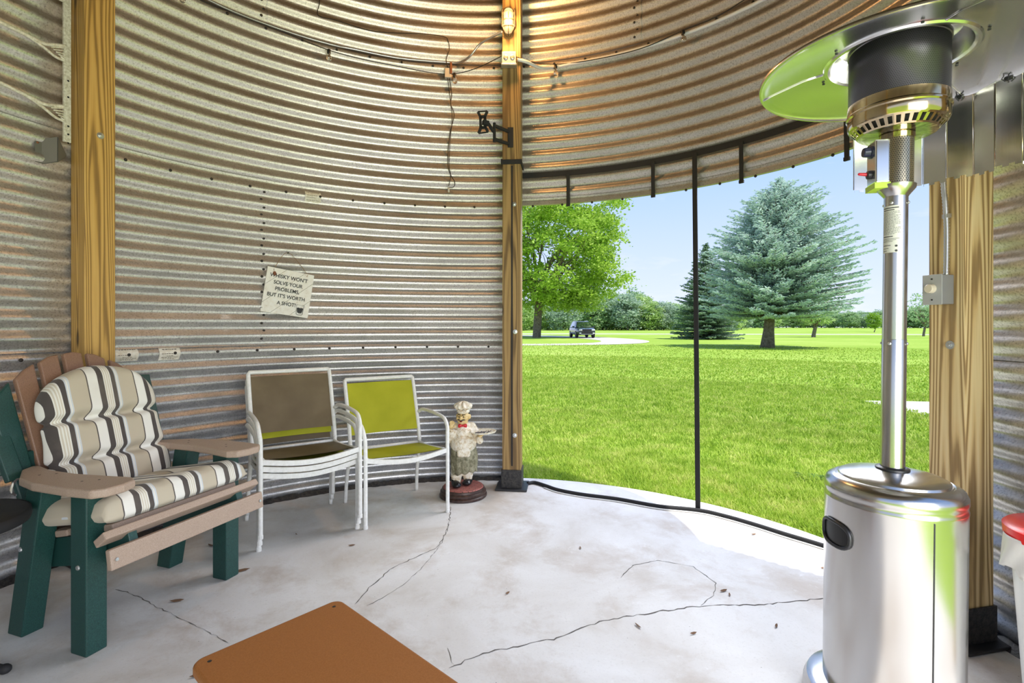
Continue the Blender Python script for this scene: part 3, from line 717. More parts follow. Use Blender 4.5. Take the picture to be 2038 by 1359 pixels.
# seat slats
ab('seat_slat', (W_ / 2, -.083, .452), (.70, .068, .030), TAN_PLASTIC, Matrix.Rotation(D(-38), 3, 'X'))
ab('front_slat', (W_ / 2, -.131, .385), (.70, .026, .075), TAN_PLASTIC, Matrix.Rotation(D(-9), 3, 'X'))
for i in range(6):
    y = -.01 + i * .088; ab('seat_slat', (W_ / 2, y, .462 - .21 * max(0, y + .01) * 1.02), (.56, .075, .026), TAN_PLASTIC, Matrix.Rotation(D(-12), 3, 'X'))
for x in (.02, W_ - .02):
    for c, n_ in (((x, -.146, .385), 'screw'), ((x, -.1, .467), 'screw')):
        m = MB(); m.lathe([(.007, 0), (.006, .003), (.0001, .0035)], 10, Matrix.Rotation(D(80 if c[1] < -.12 else 50), 3, 'X'), c); m.build(n_, ZINC if c[1] < -.12 else BOLT, adi)
for x in (.001, W_ + .0):
    for y, z in ((.045, .33), (.385, .35)):
        m = MB(); m.lathe([(.010, 0), (.008, .004), (.0001, .005)], 10, Matrix.Rotation(PI / 2 * (-1 if x < .1 else 1), 3, 'Y'), (.0075 if x < .1 else W_ - .0075, y, z)); m.build('bolt', ZINC, adi)
# fan back
NB = 7
for i in range(NB):
    t = (i - 3) / 3.0; xb = W_ / 2 + t * .235; xt = W_ / 2 + t * .295; zt = 1.105 - .155 * t * t; wb, wt = .062, .078
    yb, yt = .425 , .425 + (zt - .28) * .30
    yt2 = yt - .02 * (1 - t * t) * 0
    dz = -.155 * (((abs(t) + .14) ** 2) - t * t); dl = dz if t < 0 else -dz * 0
    zl = 1.105 - .155 * ((t - .15) ** 2); zr = 1.105 - .155 * ((t + .15) ** 2)
    nrm = Vector((0, -1, .30)).normalized() * .013
    yy = lambda z: .425 + (z - .28) * .30
    F4 = [Vector((xb - wb / 2, yy(.27), .27)), Vector((xb + wb / 2, yy(.27), .27)), Vector((xt + wt / 2, yy(zr), zr)), Vector((xt, yy(zt + .004), zt + .004)), Vector((xt - wt / 2, yy(zl), zl))]
    m = MB(); n = 5; vs = [v - nrm for v in F4] + [v + nrm for v in F4]
    m.add(vs, [tuple(range(n)), tuple(range(2 * n - 1, n - 1, -1))] + [((j + 1) % n, j, n + j, n + (j + 1) % n) for j in range(n)])
    m.build('back_slat', GREEN_PLASTIC if i in (0, 6) else BROWN_SLAT, adi, bevel=.007)
ab('back_brace', (W_ / 2, .56, .66), (.66, .034, .08), GREEN_PLASTIC)
ab('back_brace', (W_ / 2, .475, .30), (.52, .034, .08), GREEN_PLASTIC)
for x in (.05, W_ - .05): abar('back_support', (x, .50, .60), (x + (-.03 if x < .3 else .03), .66, .97), .03, .06, GREEN_PLASTIC, side=(1, 0, 0))

# striped cushion (back and seat pad of one piece)
CUSH = mat_stripes()
cu = thing('chair_cushion', 'beige, white and brown striped tufted cushion lying on the garden chair', 'cushion', ADX, ARZ)
def pad(name, fn, nu=56, nv=64):
    """closed padded slab: fn(u,v,side) gives a point, side -1 underside, 1 upper"""
    m = MB(); top = [[fn(i / nu, j / nv, 1) for i in range(nu + 1)] for j in range(nv + 1)]; bot = [[fn(i / nu, j / nv, -1) for i in range(nu + 1)] for j in range(nv + 1)]
    vs = [v for r_ in top for v in r_] + [v for r_ in bot for v in r_]; K = (nu + 1) * (nv + 1); w = nu + 1; fs = []
    for j in range(nv):
        for i in range(nu):
            a = j * w + i; fs.append((a, a + 1, a + w + 1, a + w)); fs.append((K + a, K + a + w, K + a + w + 1, K + a + 1))
    per = [(0, i) for i in range(nu)] + [(j, nu) for j in range(nv)] + [(nv, i) for i in range(nu, 0, -1)] + [(j, 0) for j in range(nv, 0, -1)]
    for q in range(len(per)):
        a = per[q][0] * w + per[q][1]; b_ = per[(q + 1) % len(per)]; b_ = b_[0] * w + b_[1]; fs.append((a, K + a, K + b_, b_))
    m.add(vs, fs); return m.build(name, CUSH, cu, smooth=True)
def edge(q, e=.13):            # rounded rise from the rim inwards
    d = min(q, 1 - q) / e
    return math.sqrt(max(0.0, 1 - (1 - min(1, d)) ** 2))
def back_fn(u, v, side):
    rows = (.30, .62)           # crease heights
    # outline: straight sides, arched top, nipped at the creases
    zz = .47 + v * .545
    top_arc = 1.0
    half = .252 + .010 * math.sin(v * 9)
    for rw in rows: half -= .022 * math.exp(-((v - rw) / .022) ** 2)
    if v > .66: half *= math.sqrt(max(0.0, 1 - ((v - .66) / .36) ** 2 * .86)) * 1.0
    x = .378 + (u * 2 - 1) * half
    s = edge(u, .16) * edge(v, .10)
    th = .055 * s + .004
    crease = sum(math.exp(-((v - rw) / .030) ** 2) for rw in rows); tuft = sum(math.exp(-((v - rw) / .05) ** 2 - ((u - uu) / .07) ** 2) for rw in rows for uu in (.30, .70))
    puff = 1 - .55 * crease - .45 * tuft
    base_y = .425 + (zz - .28) * .30 - .035
    n = Vector((0, -1, .30)).normalized()
    z2 = zz + (0.03 * (1 - (2 * u - 1) ** 2) if v > .9 else 0) * (v - .9) * 10
    p = Vector((x, base_y - .045, z2))
    return p + n * (th * (1.35 * max(.12, puff)) if side > 0 else -th * .75)
pad('back_cushion', back_fn)
def seat_fn(u, v, side):
    L = .50; y = -.075 + v * L; x = .025 + u * .645
    s = edge(u, .10) * edge(v, .13); th = .060 * s + .005
    tuft = sum(math.exp(-((v - .5) / .10) ** 2 - ((u - uu) / .06) ** 2) for uu in (.30, .70)); wr = .10 * math.sin(u * 43 + 2 * math.sin(v * 7)) * math.exp(-((v - .12) / .16) ** 2)
    puff = 1 - .45 * tuft + wr * .7
    zc = .520 - .17 * max(0.0, y + .03) + .005 - .012 * (1 if v < .02 else 0)
    return Vector((x, y, zc + (th * puff if side > 0 else -th * .62)))
pad('seat_cushion', seat_fn)
for x in (.03, .66):
    m = MB(); m.tube(smooth_path([(x, .36, .62), (x + (.03 if x > .3 else -.03), .39, .63), (x + (.045 if x > .3 else -.045), .40, .59), (x + (.02 if x > .3 else -.02), .42, .56)], 4), .004, 6); m.build('tie', CUSH, cu, smooth=True)

# ---------------------------------------------------------------- stacking sling chairs
SL_G = mat_sling('lime_sling', (.40, .41, .010), (.50, .50, .02)); SL_B = mat_sling('brown_sling', (.155, .115, .065), (.215, .165, .095))
def sling_chair(label, sling, loc, rz, group=None):
    t = thing('sling_chair', label, 'chair', loc, rz, group)
    r = .0125
    for s in (-1, 1):
        m = MB(); xf = s * .272
        m.tube(smooth_path([(xf, 0, 0), (xf, .0, .25), (xf, .004, .50), (xf + s * .004, .012, .555), (xf + s * .006, .05, .60), (xf + s * .006, .11, .618), (xf + s * .004, .26, .626), (xf, .43, .622), (xf - s * .010, .485, .60)], 5), r, 10)
        m.build('arm_leg', WHITE_METAL, t, smooth=True)
        m = MB(); xb = s * .248
        m.tube(smooth_path([(s * .262, .535, 0), (s * .258, .515, .16), (s * .252, .455, .36), (xb, .445, .42)], 5), r, 10); m.build('rear_leg', WHITE_METAL, t, smooth=True)
        m = MB(); m.lathe([(.0145, 0), (.0145, .02), (.012, .022)], 10, None, (xf, 0, -.001)); m.build('foot_cap', WHITE_METAL, t)
        m = MB(); m.tube(smooth_path([(s * .255, .02, .415), (s * .250, .12, .405), (s * .246, .30, .385), (s * .246, .45, .385)], 4), .010, 8); m.build('seat_tube', WHITE_METAL, t, smooth=True)
    m = MB(); c = [(-.250, .445, .40), (-.250, .475, .52), (-.252, .570, .78), (-.252, .596, .842), (-.246, .600, .852), (.246, .600, .852), (.252, .596, .842), (.252, .570, .78), (.250, .475, .52), (.250, .445, .40)]
    m.tube(c, .0135, 10); m.build('back_frame', WHITE_METAL, t, smooth=True, angle=50)
    m = MB(); n = 14
    for i in range(n):
        a, b_ = i / n, (i + 1) / n; f = lambda q: Vector((-.268 + .536 * q, .002 + -.018 * math.sin(PI * q), .412 - .030 * math.sin(PI * q)))
        m.bar(f(a), f(b_), .016, .028)
    m.build('front_rail', WHITE_METAL, t)
    m = MB(); m.tube([(-.246, .45, .385), (.246, .45, .385)], .010, 8); m.build('rear_rail', WHITE_METAL, t, smooth=True)
    def back(u, v, side):
        z = .480 + v * .345; y = .460 + (z - .48) * .36; return Vector((-.238 + .476 * u, y + .022 * math.sin(PI * u) * (1 - .3 * v) + side * .0015, z))
    def seat(u, v, side):
        return Vector((-.240 + .48 * u, .028 + v * .40, .416 - .036 * v - .016 * math.sin(PI * u) * math.sin(PI * min(1, v + .15)) + side * .0015))
    for nm, fn in (('back_sling', back), ('seat_sling', seat)):
        m = MB(); nu, nv = 16, 12; w = nu + 1; K = w * (nv + 1)
        m.add([fn(i / nu, j / nv, sd) for sd in (1, -1) for j in range(nv + 1) for i in range(w)], [f for j in range(nv) for i in range(nu) for f in ((j * w + i, j * w + i + 1, (j + 1) * w + i + 1, (j + 1) * w + i), (K + j * w + i, K + (j + 1) * w + i, K + (j + 1) * w + i + 1, K + j * w + i + 1))])
        m.build(nm, sling, t, smooth=True)
    return t
g = sling_chair('lime green sling armchair with white frame standing beside the resin chef', SL_G, (-.659, 3.257, 0), D(31.7))
ST = Vector((-1.166, 2.965, 0)); sr = D(34.9); fwd = Vector((math.sin(sr), -math.cos(sr), 0))
for i, (lb, mt) in enumerate((('bottom sling chair of the stack, its white front rail the lowest of three', SL_B), ('middle sling chair of the stack, lime sling showing under the brown one', SL_G), ('top sling chair of the stack, brown back and seat with white frame', SL_B))):
    sling_chair(lb, mt, ST + fwd * .026 * i + Vector((0, 0, .042 * i)), sr)

# ---------------------------------------------------------------- resin chef figure
CHX = gp(922, 986); chef = thing('chef_figurine', 'painted resin chef figurine holding out a round tray, on a brick-topped base', 'figurine', CHX, D(8))
CREAM = Mat('aged_cream_paint').set(rough=.5); CREAM.to(CREAM.ramp(CREAM.noise(CREAM.coord(), 38, 5, .75), [(.34, (.36, .24, .11)), (.44, (.70, .60, .44)), (.56, (.84, .79, .68))]), 'Base Color'); CREAM = CREAM.m; SKIN = speckled('aged_skin_paint', (.62, .42, .16), (.78, .60, .30), 40, .5)
OLIVE = speckled('aged_olive_paint', (.13, .12, .065), (.33, .31, .21), 38, .55); SHOE = plain('black_gloss', (.012, .012, .014), .28); REDP = plain('red_gloss', (.55, .008, .02), .35)
def blob(mb, name, mat, parent, vox=.006, sm=3):
    o = mb.build(name, mat, parent, smooth=True); r = o.modifiers.new('skin', 'REMESH'); r.mode = 'VOXEL'; r.voxel_size = vox; r.use_smooth_shade = True
    if sm: s = o.modifiers.new('soft', 'SMOOTH'); s.iterations = sm; s.factor = .5
    return o
# brick topped base
m = MB(); m.lathe([(.165, 0), (.172, .006), (.172, .018), (.163, .024), (.166, .030), (.166, .042), (.155, .048), (.156, .054), (.153, .064), (.146, .068)], 64)
cb_ = m.build('base', speckled('dark_brown_base', (.028, .015, .012), (.075, .038, .03), 30, .4), chef, smooth=True, angle=40)
Mb = Mat('brick_red_top').set(rough=.6); br = Mb.n.new('ShaderNodeTexBrick'); Mb.l.new(Mb.coord((1, 1, 1), rot=(0, 0, .5)), br.inputs['Vector']); br.inputs['Scale'].default_value = 1
br.inputs['Brick Width'].default_value = .075; br.inputs['Row Height'].default_value = .022; br.inputs['Mortar Size'].default_value = .0018
br.inputs['Color1'].default_value = (.36, .11, .09, 1); br.inputs['Color2'].default_value = (.44, .15, .12, 1); br.inputs['Mortar'].default_value = (.05, .025, .02, 1); Mb.to(br.outputs['Color'], 'Base Color')
m = MB(); m.lathe([(.147, .066), (.143, .074), (.0001, .075)], 48); m.build('brick_top', Mb.m, cb_)
# shoes
for x, y, a in ((-.055, -.030, .35), (.035, .015, -.5)):
    m = MB(); Mz = Matrix.Rotation(a, 3, 'Z'); m.ell((x, y, .098), (.030, .052, .024), Mz); m.ell(Vector((x, y, .092)) + Mz @ Vector((0, -.02, 0)), (.034, .034, .018), Mz); m.ell(Vector((x, y, .112)) + Mz @ Vector((0, .03, 0)), (.024, .024, .022), Mz); blob(m, 'shoe', SHOE, chef, .005, 2)
m = MB(); m.caps((-.050, .005, .115), (-.045, .01, .20), .036, .045); m.caps((.035, .035, .115), (.025, .02, .20), .034, .045); m.ell((-.05, .0, .145), (.042, .04, .02)); m.ell((.035, .03, .14), (.040, .036, .018)); blob(m, 'trousers', CREAM, chef)
# apron skirt
def skirt(u, v):
    a = 2 * PI * u; z = .165 + .205 * (1 - v) + (.02 * math.sin(a + 2.4) * v); fold = 1 + .07 * math.sin(a * 9 + 3 * v) * (v ** .6) + .03 * math.sin(a * 17)
    r = (.074 + .010 * math.sin(PI * min(1, v * 1.0))) * fold; return Vector((r * 1.06 * math.cos(a) + .012 * v, r * .92 * math.sin(a), z + .006 * math.sin(a * 9)))
m = MB(); m.grid(skirt, 90, 20, True); ap = m.build('apron', OLIVE, chef, smooth=True); sd = ap.modifiers.new('t', 'SOLIDIFY'); sd.thickness = .006
m = MB(); m.tube([Vector((.088 * math.cos(a), .078 * math.sin(a) - .002, .365 + .01 * math.sin(a * 2))) for a in [2 * PI * i / 40 for i in range(40)]], .008, 8, closed=True); m.build('apron_waistband', OLIVE, ap, smooth=True)
# jacket with arms: right hand raised, left forearm under the tray
m = MB(); m.ell((0, -.012, .385), (.098, .100, .075)); m.ell((0, .0, .45), (.080, .072, .07)); m.ell((0, .008, .505), (.062, .05, .035)); m.ell((0, -.04, .40), (.07, .07, .055))
m.caps((-.060, .01, .50), (-.098, .0, .415), .033, .030); m.caps((-.098, .0, .415), (-.088, -.045, .475), .030, .027); m.ell((-.087, -.047, .483), (.030, .030, .018))
m.caps((.062, .01, .50), (.105, .01, .425), .033, .034); m.caps((.105, .01, .425), (.115, -.055, .412), .031, .026); m.ell((.116, -.058, .412), (.026, .020, .030))
for i in range(5): m.ell((-.034, -.108 + .012 * abs(i - 2) , .365 + i * .026), .0055)
for i in range(4): m.ell((-.03 + .02 * i, -.09, .33), (.02, .014, .03))
blob(m, 'jacket', CREAM, chef, .0055, 2)
# head, one continuous piece with nose, chin, cheeks and ears
hx = Matrix.Rotation(-.35, 3, 'Z'); hc = Vector((0, -.010, .578)); H_ = lambda x, y, z: hc + hx @ Vector((x, y, z))
m = MB(); m.caps((0, .0, .50), (0, 0, .55), .034, .034); m.ell(H_(0, 0, 0), (.044, .046, .050), hx); m.ell(H_(0, -.028, -.030), (.034, .028, .024), hx); m.ell(H_(0, -.050, -.004), (.012, .018, .014), hx); m.ell(H_(0, -.062, -.008), (.012, .012, .011), hx)
for s in (-1, 1): m.ell(H_(s * .025, -.034, -.010), (.018, .018, .016), hx); m.ell(H_(s * .047, .006, .0), (.009, .014, .019), hx); m.ell(H_(s * .017, -.042, .012), (.012, .009, .006), hx)
m.ell(H_(0, -.044, -.040), (.018, .014, .012), hx); head = blob(m, 'head', SKIN, chef, .0042, 2)
m = MB()
for s in (-1, 1): m.caps(H_(s * .004, -.060, -.018), H_(s * .028, -.048, -.016), .0055, .003, 8)
m.build('moustache', SHOE, head, smooth=True); m = MB(); m.ell(H_(0, -.056, -.028), (.011, .006, .0045), hx); m.build('mouth', plain('mouth_red', (.20, .02, .02), .5), head, smooth=True)
for s in (-1, 1):
    m = MB(); m.ell(H_(s * .016, -.0475, .004), (.007, .004, .0035), hx); m.build('eye', SHOE, head, smooth=True); m = MB(); m.caps(H_(s * .008, -.048, .018), H_(s * .027, -.040, .019), .003, .0022, 8); m.build('eyebrow', SHOE, head, smooth=True)
m = MB(); m.ell(H_(0, .014, .008), (.046, .042, .046), hx); blob(m, 'hair', SHOE, head, .005, 1)
m = MB(); m.lathe([(.043, 0), (.046, .004), (.046, .024), (.043, .026)], 36, Matrix.Rotation(.12, 3, 'X') @ hx, H_(0, -.002, .030)); hat = m.build('chef_hat', CREAM, chef, smooth=True)
def hatf(u, v):
    a = 2 * PI * u; f = 1 + .10 * math.sin(a * 11) * math.sin(PI * min(1, v * 1.1)); r = (.043 + .020 * math.sin(PI * min(1, v * 1.25)) ) * f * (1 if v < .6 else math.sqrt(max(.0, 1 - ((v - .6) / .4) ** 2)))
    return H_(0, -.004, .052) + Vector((r * math.cos(a), r * math.sin(a), .056 * v + .005 * math.sin(a * 7)))
m = MB(); m.grid(hatf, 88, 18, True); m.build('hat_puff', CREAM, hat, smooth=True)
# bow tie
m = MB(); bc = Vector((-.008, -.066, .520)); m.ell(bc, (.007, .007, .008))
for s in (-1, 1): m.ell(bc + Vector((s * .018, .0, .001)), (.014, .007, .013)); m.ell(bc + Vector((s * .026, .001, .0)), (.007, .006, .015))
blob(m, 'bow_tie', REDP, chef, .003, 1)
# hands with separate fingers
def hand(name, c, M, curl=.3):
    m = MB(); m.ell(c, (.016, .009, .018), M)
    for i, (x, L) in enumerate(((-.0125, .022), (-.0045, .027), (.0045, .026), (.0125, .020))):
        a = c + M @ Vector((x, 0, .014)); b_ = a + M @ Vector((x * .25, -curl * .01, L * .55)); d = b_ + M @ Vector((0, -curl * .02, L * .5)); m.caps(a, b_, .0048, .0045, 8); m.caps(b_, d, .0045, .0038, 8)
    a = c + M @ Vector((.013, -.002, -.004)); b_ = a + M @ Vector((.012, -.004, .012)); m.caps(a, b_, .0055, .005, 8); m.caps(b_, b_ + M @ Vector((.003, -.004, .010)), .005, .004, 8)
    return blob(m, name, SKIN, chef, .0028, 1)
hand('hand', Vector((-.088, -.052, .515)), Matrix.Rotation(.25, 3, 'Y'), .4)
hand('hand', Vector((.118, -.070, .446)), Matrix.Rotation(-1.35, 3, 'X'), -.2)
m = MB(); m.lathe([(.0001, 0), (.072, 0), (.088, .004), (.094, .013), (.091, .014), (.084, .007), (.070, .004), (.0001, .004)], 48, Matrix.Rotation(-.03, 3, 'Y'), (.140, -.075, .468)); tr_ = m.build('tray', speckled('tray_cream', (.62, .55, .38), (.84, .82, .74), 40, .35), chef, smooth=True)
R = random.Random(3); m = MB()
for i in range(5): x = .10 + .02 * i; m.tube([(x, -.10 + R.uniform(-.02, .02), .476), (x + R.uniform(-.04, .04), -.045 + R.uniform(-.01, .01), .476)], .0022, 6)
m.tube([(.08, -.11, .477), (.15, -.09, .477)], .0035, 6); m.build('painted_cutlery', plain('dark_cutlery', (.04, .035, .06), .4), tr_)

# ---------------------------------------------------------------- wooden sign with lettering
sc_ = wp(571, 583, .028); th_s = math.atan2(sc_.y - CY, sc_.x - CX)
sign = thing('hanging_sign', 'square whitewashed wooden sign about whisky hung from twine on the corrugated wall', 'sign', sc_, th_s - PI / 2)
tl = Matrix.Rotation(D(8.6), 3, 'Y')     # hangs a little crooked
WH = Mat('whitewashed_board').set(rough=.7); nn = WH.noise(WH.coord((3, 1, 3), rot=(0, .75, 0)), 9, 6, .7); WH.to(WH.ramp(nn, [(.30, (.60, .52, .44)), (.42, (.78, .75, .69)), (.7, (.84, .83, .80))]), 'Base Color')
m = MB()
S_ = .158
for i in range(5):          # diagonal boards clipped to the square
    c0, c1 = -1.0 + i * .4, -1.0 + (i + 1) * .4 - .008
    def clip(lo, hi):
        poly = [(-1, -1), (1, -1), (1, 1), (-1, 1)]
        for s, lim in ((1, hi), (-1, -lo)):
            out = []
            for k in range(len(poly)):
                p, q = poly[k], poly[(k + 1) % len(poly)]; fp = s * (p[0] - p[1]) / 2 - lim; fq = s * (q[0] - q[1]) / 2 - lim
                if fp <= 0: out.append(p)
                if fp * fq < 0: t = fp / (fp - fq); out.append((p[0] + (q[0] - p[0]) * t, p[1] + (q[1] - p[1]) * t))
            poly = out
        return poly
    pl = clip(c0, c1)
    if len(pl) > 2: m.prism([(x * S_, y * S_) for x, y in pl], .014, tl @ Matrix.Rotation(PI / 2, 3, 'X'))
brd = m.build('board', WH.m, sign); brd.location = (0, .007, 0)
LETTER = plain('painted_letters', (.02, .02, .022), .6)
def letters(body, size, c, parent, M3, mat, name='lettering', sx=1.0):
    cu_ = bpy.data.curves.new(name, 'FONT'); cu_.body = body; cu_.size = size; cu_.align_x = 'CENTER'; cu_.align_y = 'CENTER'; cu_.extrude = .0004; cu_.offset = .0006
    tmp = bpy.data.objects.new('tmp', cu_); COL.objects.link(tmp); bpy.context.view_layer.update()
    me = bpy.data.meshes.new_from_object(tmp.evaluated_get(bpy.context.evaluated_depsgraph_get())); bpy.data.objects.remove(tmp)
    M4 = M3.to_4x4() @ Matrix.Diagonal((sx, 1, 1, 1)); M4.translation = c; me.transform(M4); me.materials.clear(); me.materials.append(mat)
    o = bpy.data.objects.new(name, me); COL.objects.link(o); o.parent = parent; return o
MR = tl @ Matrix.Rotation(PI / 2, 3, 'X')
for tx_, z, sz in (("WHISKY WON'T", .104, .037), ('SOLVE YOUR', .058, .036), ('PROBLEMS,', .014, .036), ("BUT IT'S WORTH", -.032, .036), ('A SHOT!', -.082, .036)):
    letters(tx_, sz, tl @ Vector((-.008 if z > -.08 else .0, -.0155, z)), brd, MR, LETTER, sx=.92)
m = MB(); g0 = Vector((.095, -.0165, -.108)); pr = [(-.026, .035), (.026, .035), (.021, -.030), (.015, -.036), (-.015, -.036), (-.021, -.030)]
m.tube([tl @ (g0 + Vector((x, 0, z))) for x, z in pr], .0016, 5, closed=True); pq = [(-.022, .012), (-.012, .016), (0, .013), (.012, .016), (.022, .012), (.016, -.018), (.008, -.024), (-.008, -.024), (-.016, -.018)]
m.prism([(x, z) for x, z in pq], .0012, Matrix.Identity(3)); vs0 = len(m.v) - 2 * len(pq)
for i in range(vs0, len(m.v)): x, z, h = m.v[i]; m.v[i] = tuple(tl @ (g0 + Vector((x, -h, z))))
m.build('shot_glass_drawing', LETTER, brd)
TW = plain('twine', (.30, .20, .10), .9); m = MB(); top = Vector((-.0, -.006, .285))
m.tube(smooth_path([tl @ Vector((-.115, -.013, .135)), tl @ Vector((-.11, -.004, .165)), top, tl @ Vector((.10, -.004, .165)), tl @ Vector((.105, -.013, .138))], 5), .0018, 5); m.build('twine', TW, sign)
m = MB(); m.lathe([(.004, 0), (.004, .02), (.006, .022), (.0001, .024)], 8, Matrix.Rotation(PI / 2, 3, 'X'), (0, .012, .283)); m.build('nail', BOLT, sign)
m = MB(); m.ell(tl @ Vector((-.108, -.014, .117)), (.012, .003, .016)); m.build('dark_knot', RUST, brd)['label'] = 'rusty brown knot on the board'

# old paper stickers on the sheets
def sticker(name_px, w, h, label, rows, seed, yp):
    p = wp(name_px, yp, .0); th = math.atan2(p.y - CY, p.x - CX); t = thing('paper_sticker', label, 'sticker', p, th - PI / 2)
    pc_ = MB(); z0 = p.z
    def q(u, v, e): 
        zz = -h / 2 + h * v; k = int((z0 + zz) / RING); r0 = wall_r(th, z0 + zz, k, 0) - rad(th); xx = (u - .5) * w
        return Vector((xx, r0 - .006 - e - xx * xx / (2 * CR) * 1.0, zz))
    pc_.grid(lambda u, v: q(u, v, 0), 8, 24); pp = pc_.build('paper', speckled('yellowed_paper', (.66, .60, .50), (.82, .79, .72), 40, .8), t, smooth=True)
    R = random.Random(seed); ik = MB()
    for (v, hh, x0, x1) in rows:
        x = x0
        while x < x1: ww = R.uniform(.04, .12); ik.grid(lambda u, vv, x=x, ww=ww: q(x + min(ww, x1 - x) * u, v + hh * vv, .0012), 2, 1); x += ww + .03
    ik.build('print', plain('faded_ink', (.13, .10, .08), .8), pp)
sticker(250, .118, .075, 'yellowed paper sticker on the wall right beside the left timber post', [(.86, .05, .2, .9), (.45, .04, .1, .6), (.3, .03, .3, .7), (.2, .03, .2, .9), (.1, .03, .25, .8)], 1, 706)
sticker(336, .115, .075, 'yellowed paper sticker on the wall, second from the left timber post', [(.84, .06, .15, .85), (.5, .05, .1, .7), (.32, .04, .35, .65), (.2, .04, .12, .9), (.08, .04, .2, .75)], 2, 704)
sticker(622, .11, .072, 'torn paper sticker high on the wall above the whisky sign', [(.9, .05, .1, .9), (.6, .05, .1, .8), (.4, .04, .1, .6), (.15, .04, .1, .9)], 3, 393)

# ---------------------------------------------------------------- lamp, boxes, wiring
inward = Vector((-math.cos(thc), -math.sin(thc), 0)); fr_c = cc + inward * .07
def onpost(px, py, d=0.0): p = at(px, py, fr_c.y); return Vector((p.x, fr_c.y - d, p.z))
lp = onpost(1012, 50); bl = thing('bulkhead_lamp', 'lit caged bulkhead lamp at the top of the middle post', 'lamp', (lp.x, lp.y, lp.z))
m = MB(); m.lathe([(.052, 0), (.056, .004), (.056, .022), (.046, .030)], 28, Matrix.Rotation(PI / 2, 3, 'X') ); m.build('lamp_base', plain('cast_aluminium', (.55, .52, .46), .4, .8), bl, smooth=True, angle=40)
GL = Mat('glowing_glass').set(color=(.16, .12, .07), emit=(1, .74, .36), estr=.85).m
m = MB(); m.caps((0, -.055, .055), (0, -.055, -.055), .037, .037, 20); m.build('glass_jar', GL, bl, smooth=True)
m = MB()
for s in (-1, 0, 1): m.tube(smooth_path([(s * .040, -.03, .085), (s * .046, -.080, .07), (s * .046, -.095 if s == 0 else -.075, 0), (s * .040, -.088, -.07), (s * .018, -.06, -.108), (s * .01, -.03, -.105)], 4), .0038, 6)
for z in (.05, -.005, -.055): m.tube([(.047 * math.cos(a), -.053 + .044 * math.sin(a), z) for a in [2 * PI * i / 24 for i in range(24)]], .0038, 6, closed=True)
m.build('wire_cage', plain('cage_wire', (.05, .04, .028), .5, .3), bl, smooth=True)
lamp('POINT', 'lamp_glow', (lp.x, lp.y - .16, lp.z - .02), None, 28, (1, .50, .16), shadow_soft_size=.05)
jp = onpost(1013, 121); jb = thing('junction_box', 'grey metal junction box with two plugs on the middle post under the lamp', 'electrical box', jp)
m = MB(); m.box((0, -.022, 0), (.105, .044, .095)); m.build('box', plain('grey_box', (.60, .60, .60), .4, .3), jb, bevel=.003)
for s in (-1, 1):
    m = MB(); m.lathe([(.017, 0), (.017, .004), (.012, .006), (.0001, .006)], 16, Matrix.Rotation(PI / 2, 3, 'X'), (s * .024, -.044, .004)); m.build('receptacle', ZINC, jb)
m = MB(); m.box((0, -.030, -.052), (.115, .052, .012)); m.build('box_lip', ZINC, jb, bevel=.002)
def flex(name, pts, label, r=.0085, sag=0):
    P = smooth_path(pts, 5); L = [0]
    for a, b_ in zip(P[:-1], P[1:]): L.append(L[-1] + (b_ - a).length)
    n = int(L[-1] / .0065); Q = []; j = 0
    for i in range(n + 1):
        s = L[-1] * i / n
        while j < len(L) - 2 and L[j + 1] < s: j += 1
        Q.append(P[j].lerp(P[j + 1], (s - L[j]) / max(1e-6, L[j + 1] - L[j])))
    m = MB(); m.tube(Q, [r * (1.08 if i % 2 else .86) for i in range(len(Q))], 8); return m.build(name, ZINC, smooth=True)
o = flex('flexible_conduit', [onpost(1000, 68, .03), at(980, 73, 3.88), at(955, 88, 3.95), at(935, 112, 3.99), wp(914, 128, .03), wp(880, 126, .022), wp(791, 118, .022), wp(700, 100, .022), wp(665, 93, .022), wp(600, 75, .022), wp(520, 48, .022), wp(454, 22, .022), wp(400, -4, .022), wp(330, -40, .022)], '')
tag(o, 'ribbed flexible metal conduit running from the lamp along the upper left wall', 'conduit')
m = MB(); P = [wp(1052, 128, .03), wp(1080, 138, .03)] ; th0 = th_of(1100)[0]; z_ = wp(1112, 134).z
P = smooth_path([onpost(1030, 121, .02), at(1050, 124, 3.86), at(1075, 135, 3.95), wp(1100, 138, .03), wp(1120, 134, .028)], 5) + [on_wall(th0 - .02 - i * .035, z_ + .0, .028) for i in range(1, 34)]
m.tube(P, .0125, 10); o = m.build('wall_conduit', plain('pale_conduit', (.80, .80, .82), .4, .1), smooth=True); tag(o, 'smooth pale grey conduit curving along the wall to the right of the lamp', 'conduit')
m = MB()
BULB = Mat('clear_glass').set(color=(1, .97, .92), rough=.03, trans=1.0, ior=1.45).m
sl_ = thing('string_light', 'black string light cord with clear bulbs along the upper wall', 'string light', (0, 0, 0))
cordL = [wp(x, y, .035) for x, y in ((300, -48), (355, -22), (400, 7), (480, 38), (560, 68), (650, 103), (720, 122), (800, 138), (860, 149), (905, 151))] + [at(950, 135, 3.97), onpost(1000, 115, .03)]
m.tube(smooth_path(cordL, 5), .0035, 6)
cordR = [onpost(1028, 118, .035), at(1060, 124, 3.88), wp(1108, 134, .05)] + [wp(x, y, .045) for x, y in ((1180, 125), (1277, 103), (1365, 66), (1430, 40), (1490, 4), (1560, -40))]
m.tube(smooth_path(cordR, 5), .0035, 6); m.build('cord', plain('black_cord', (.02, .018, .016), .6), sl_, smooth=True)
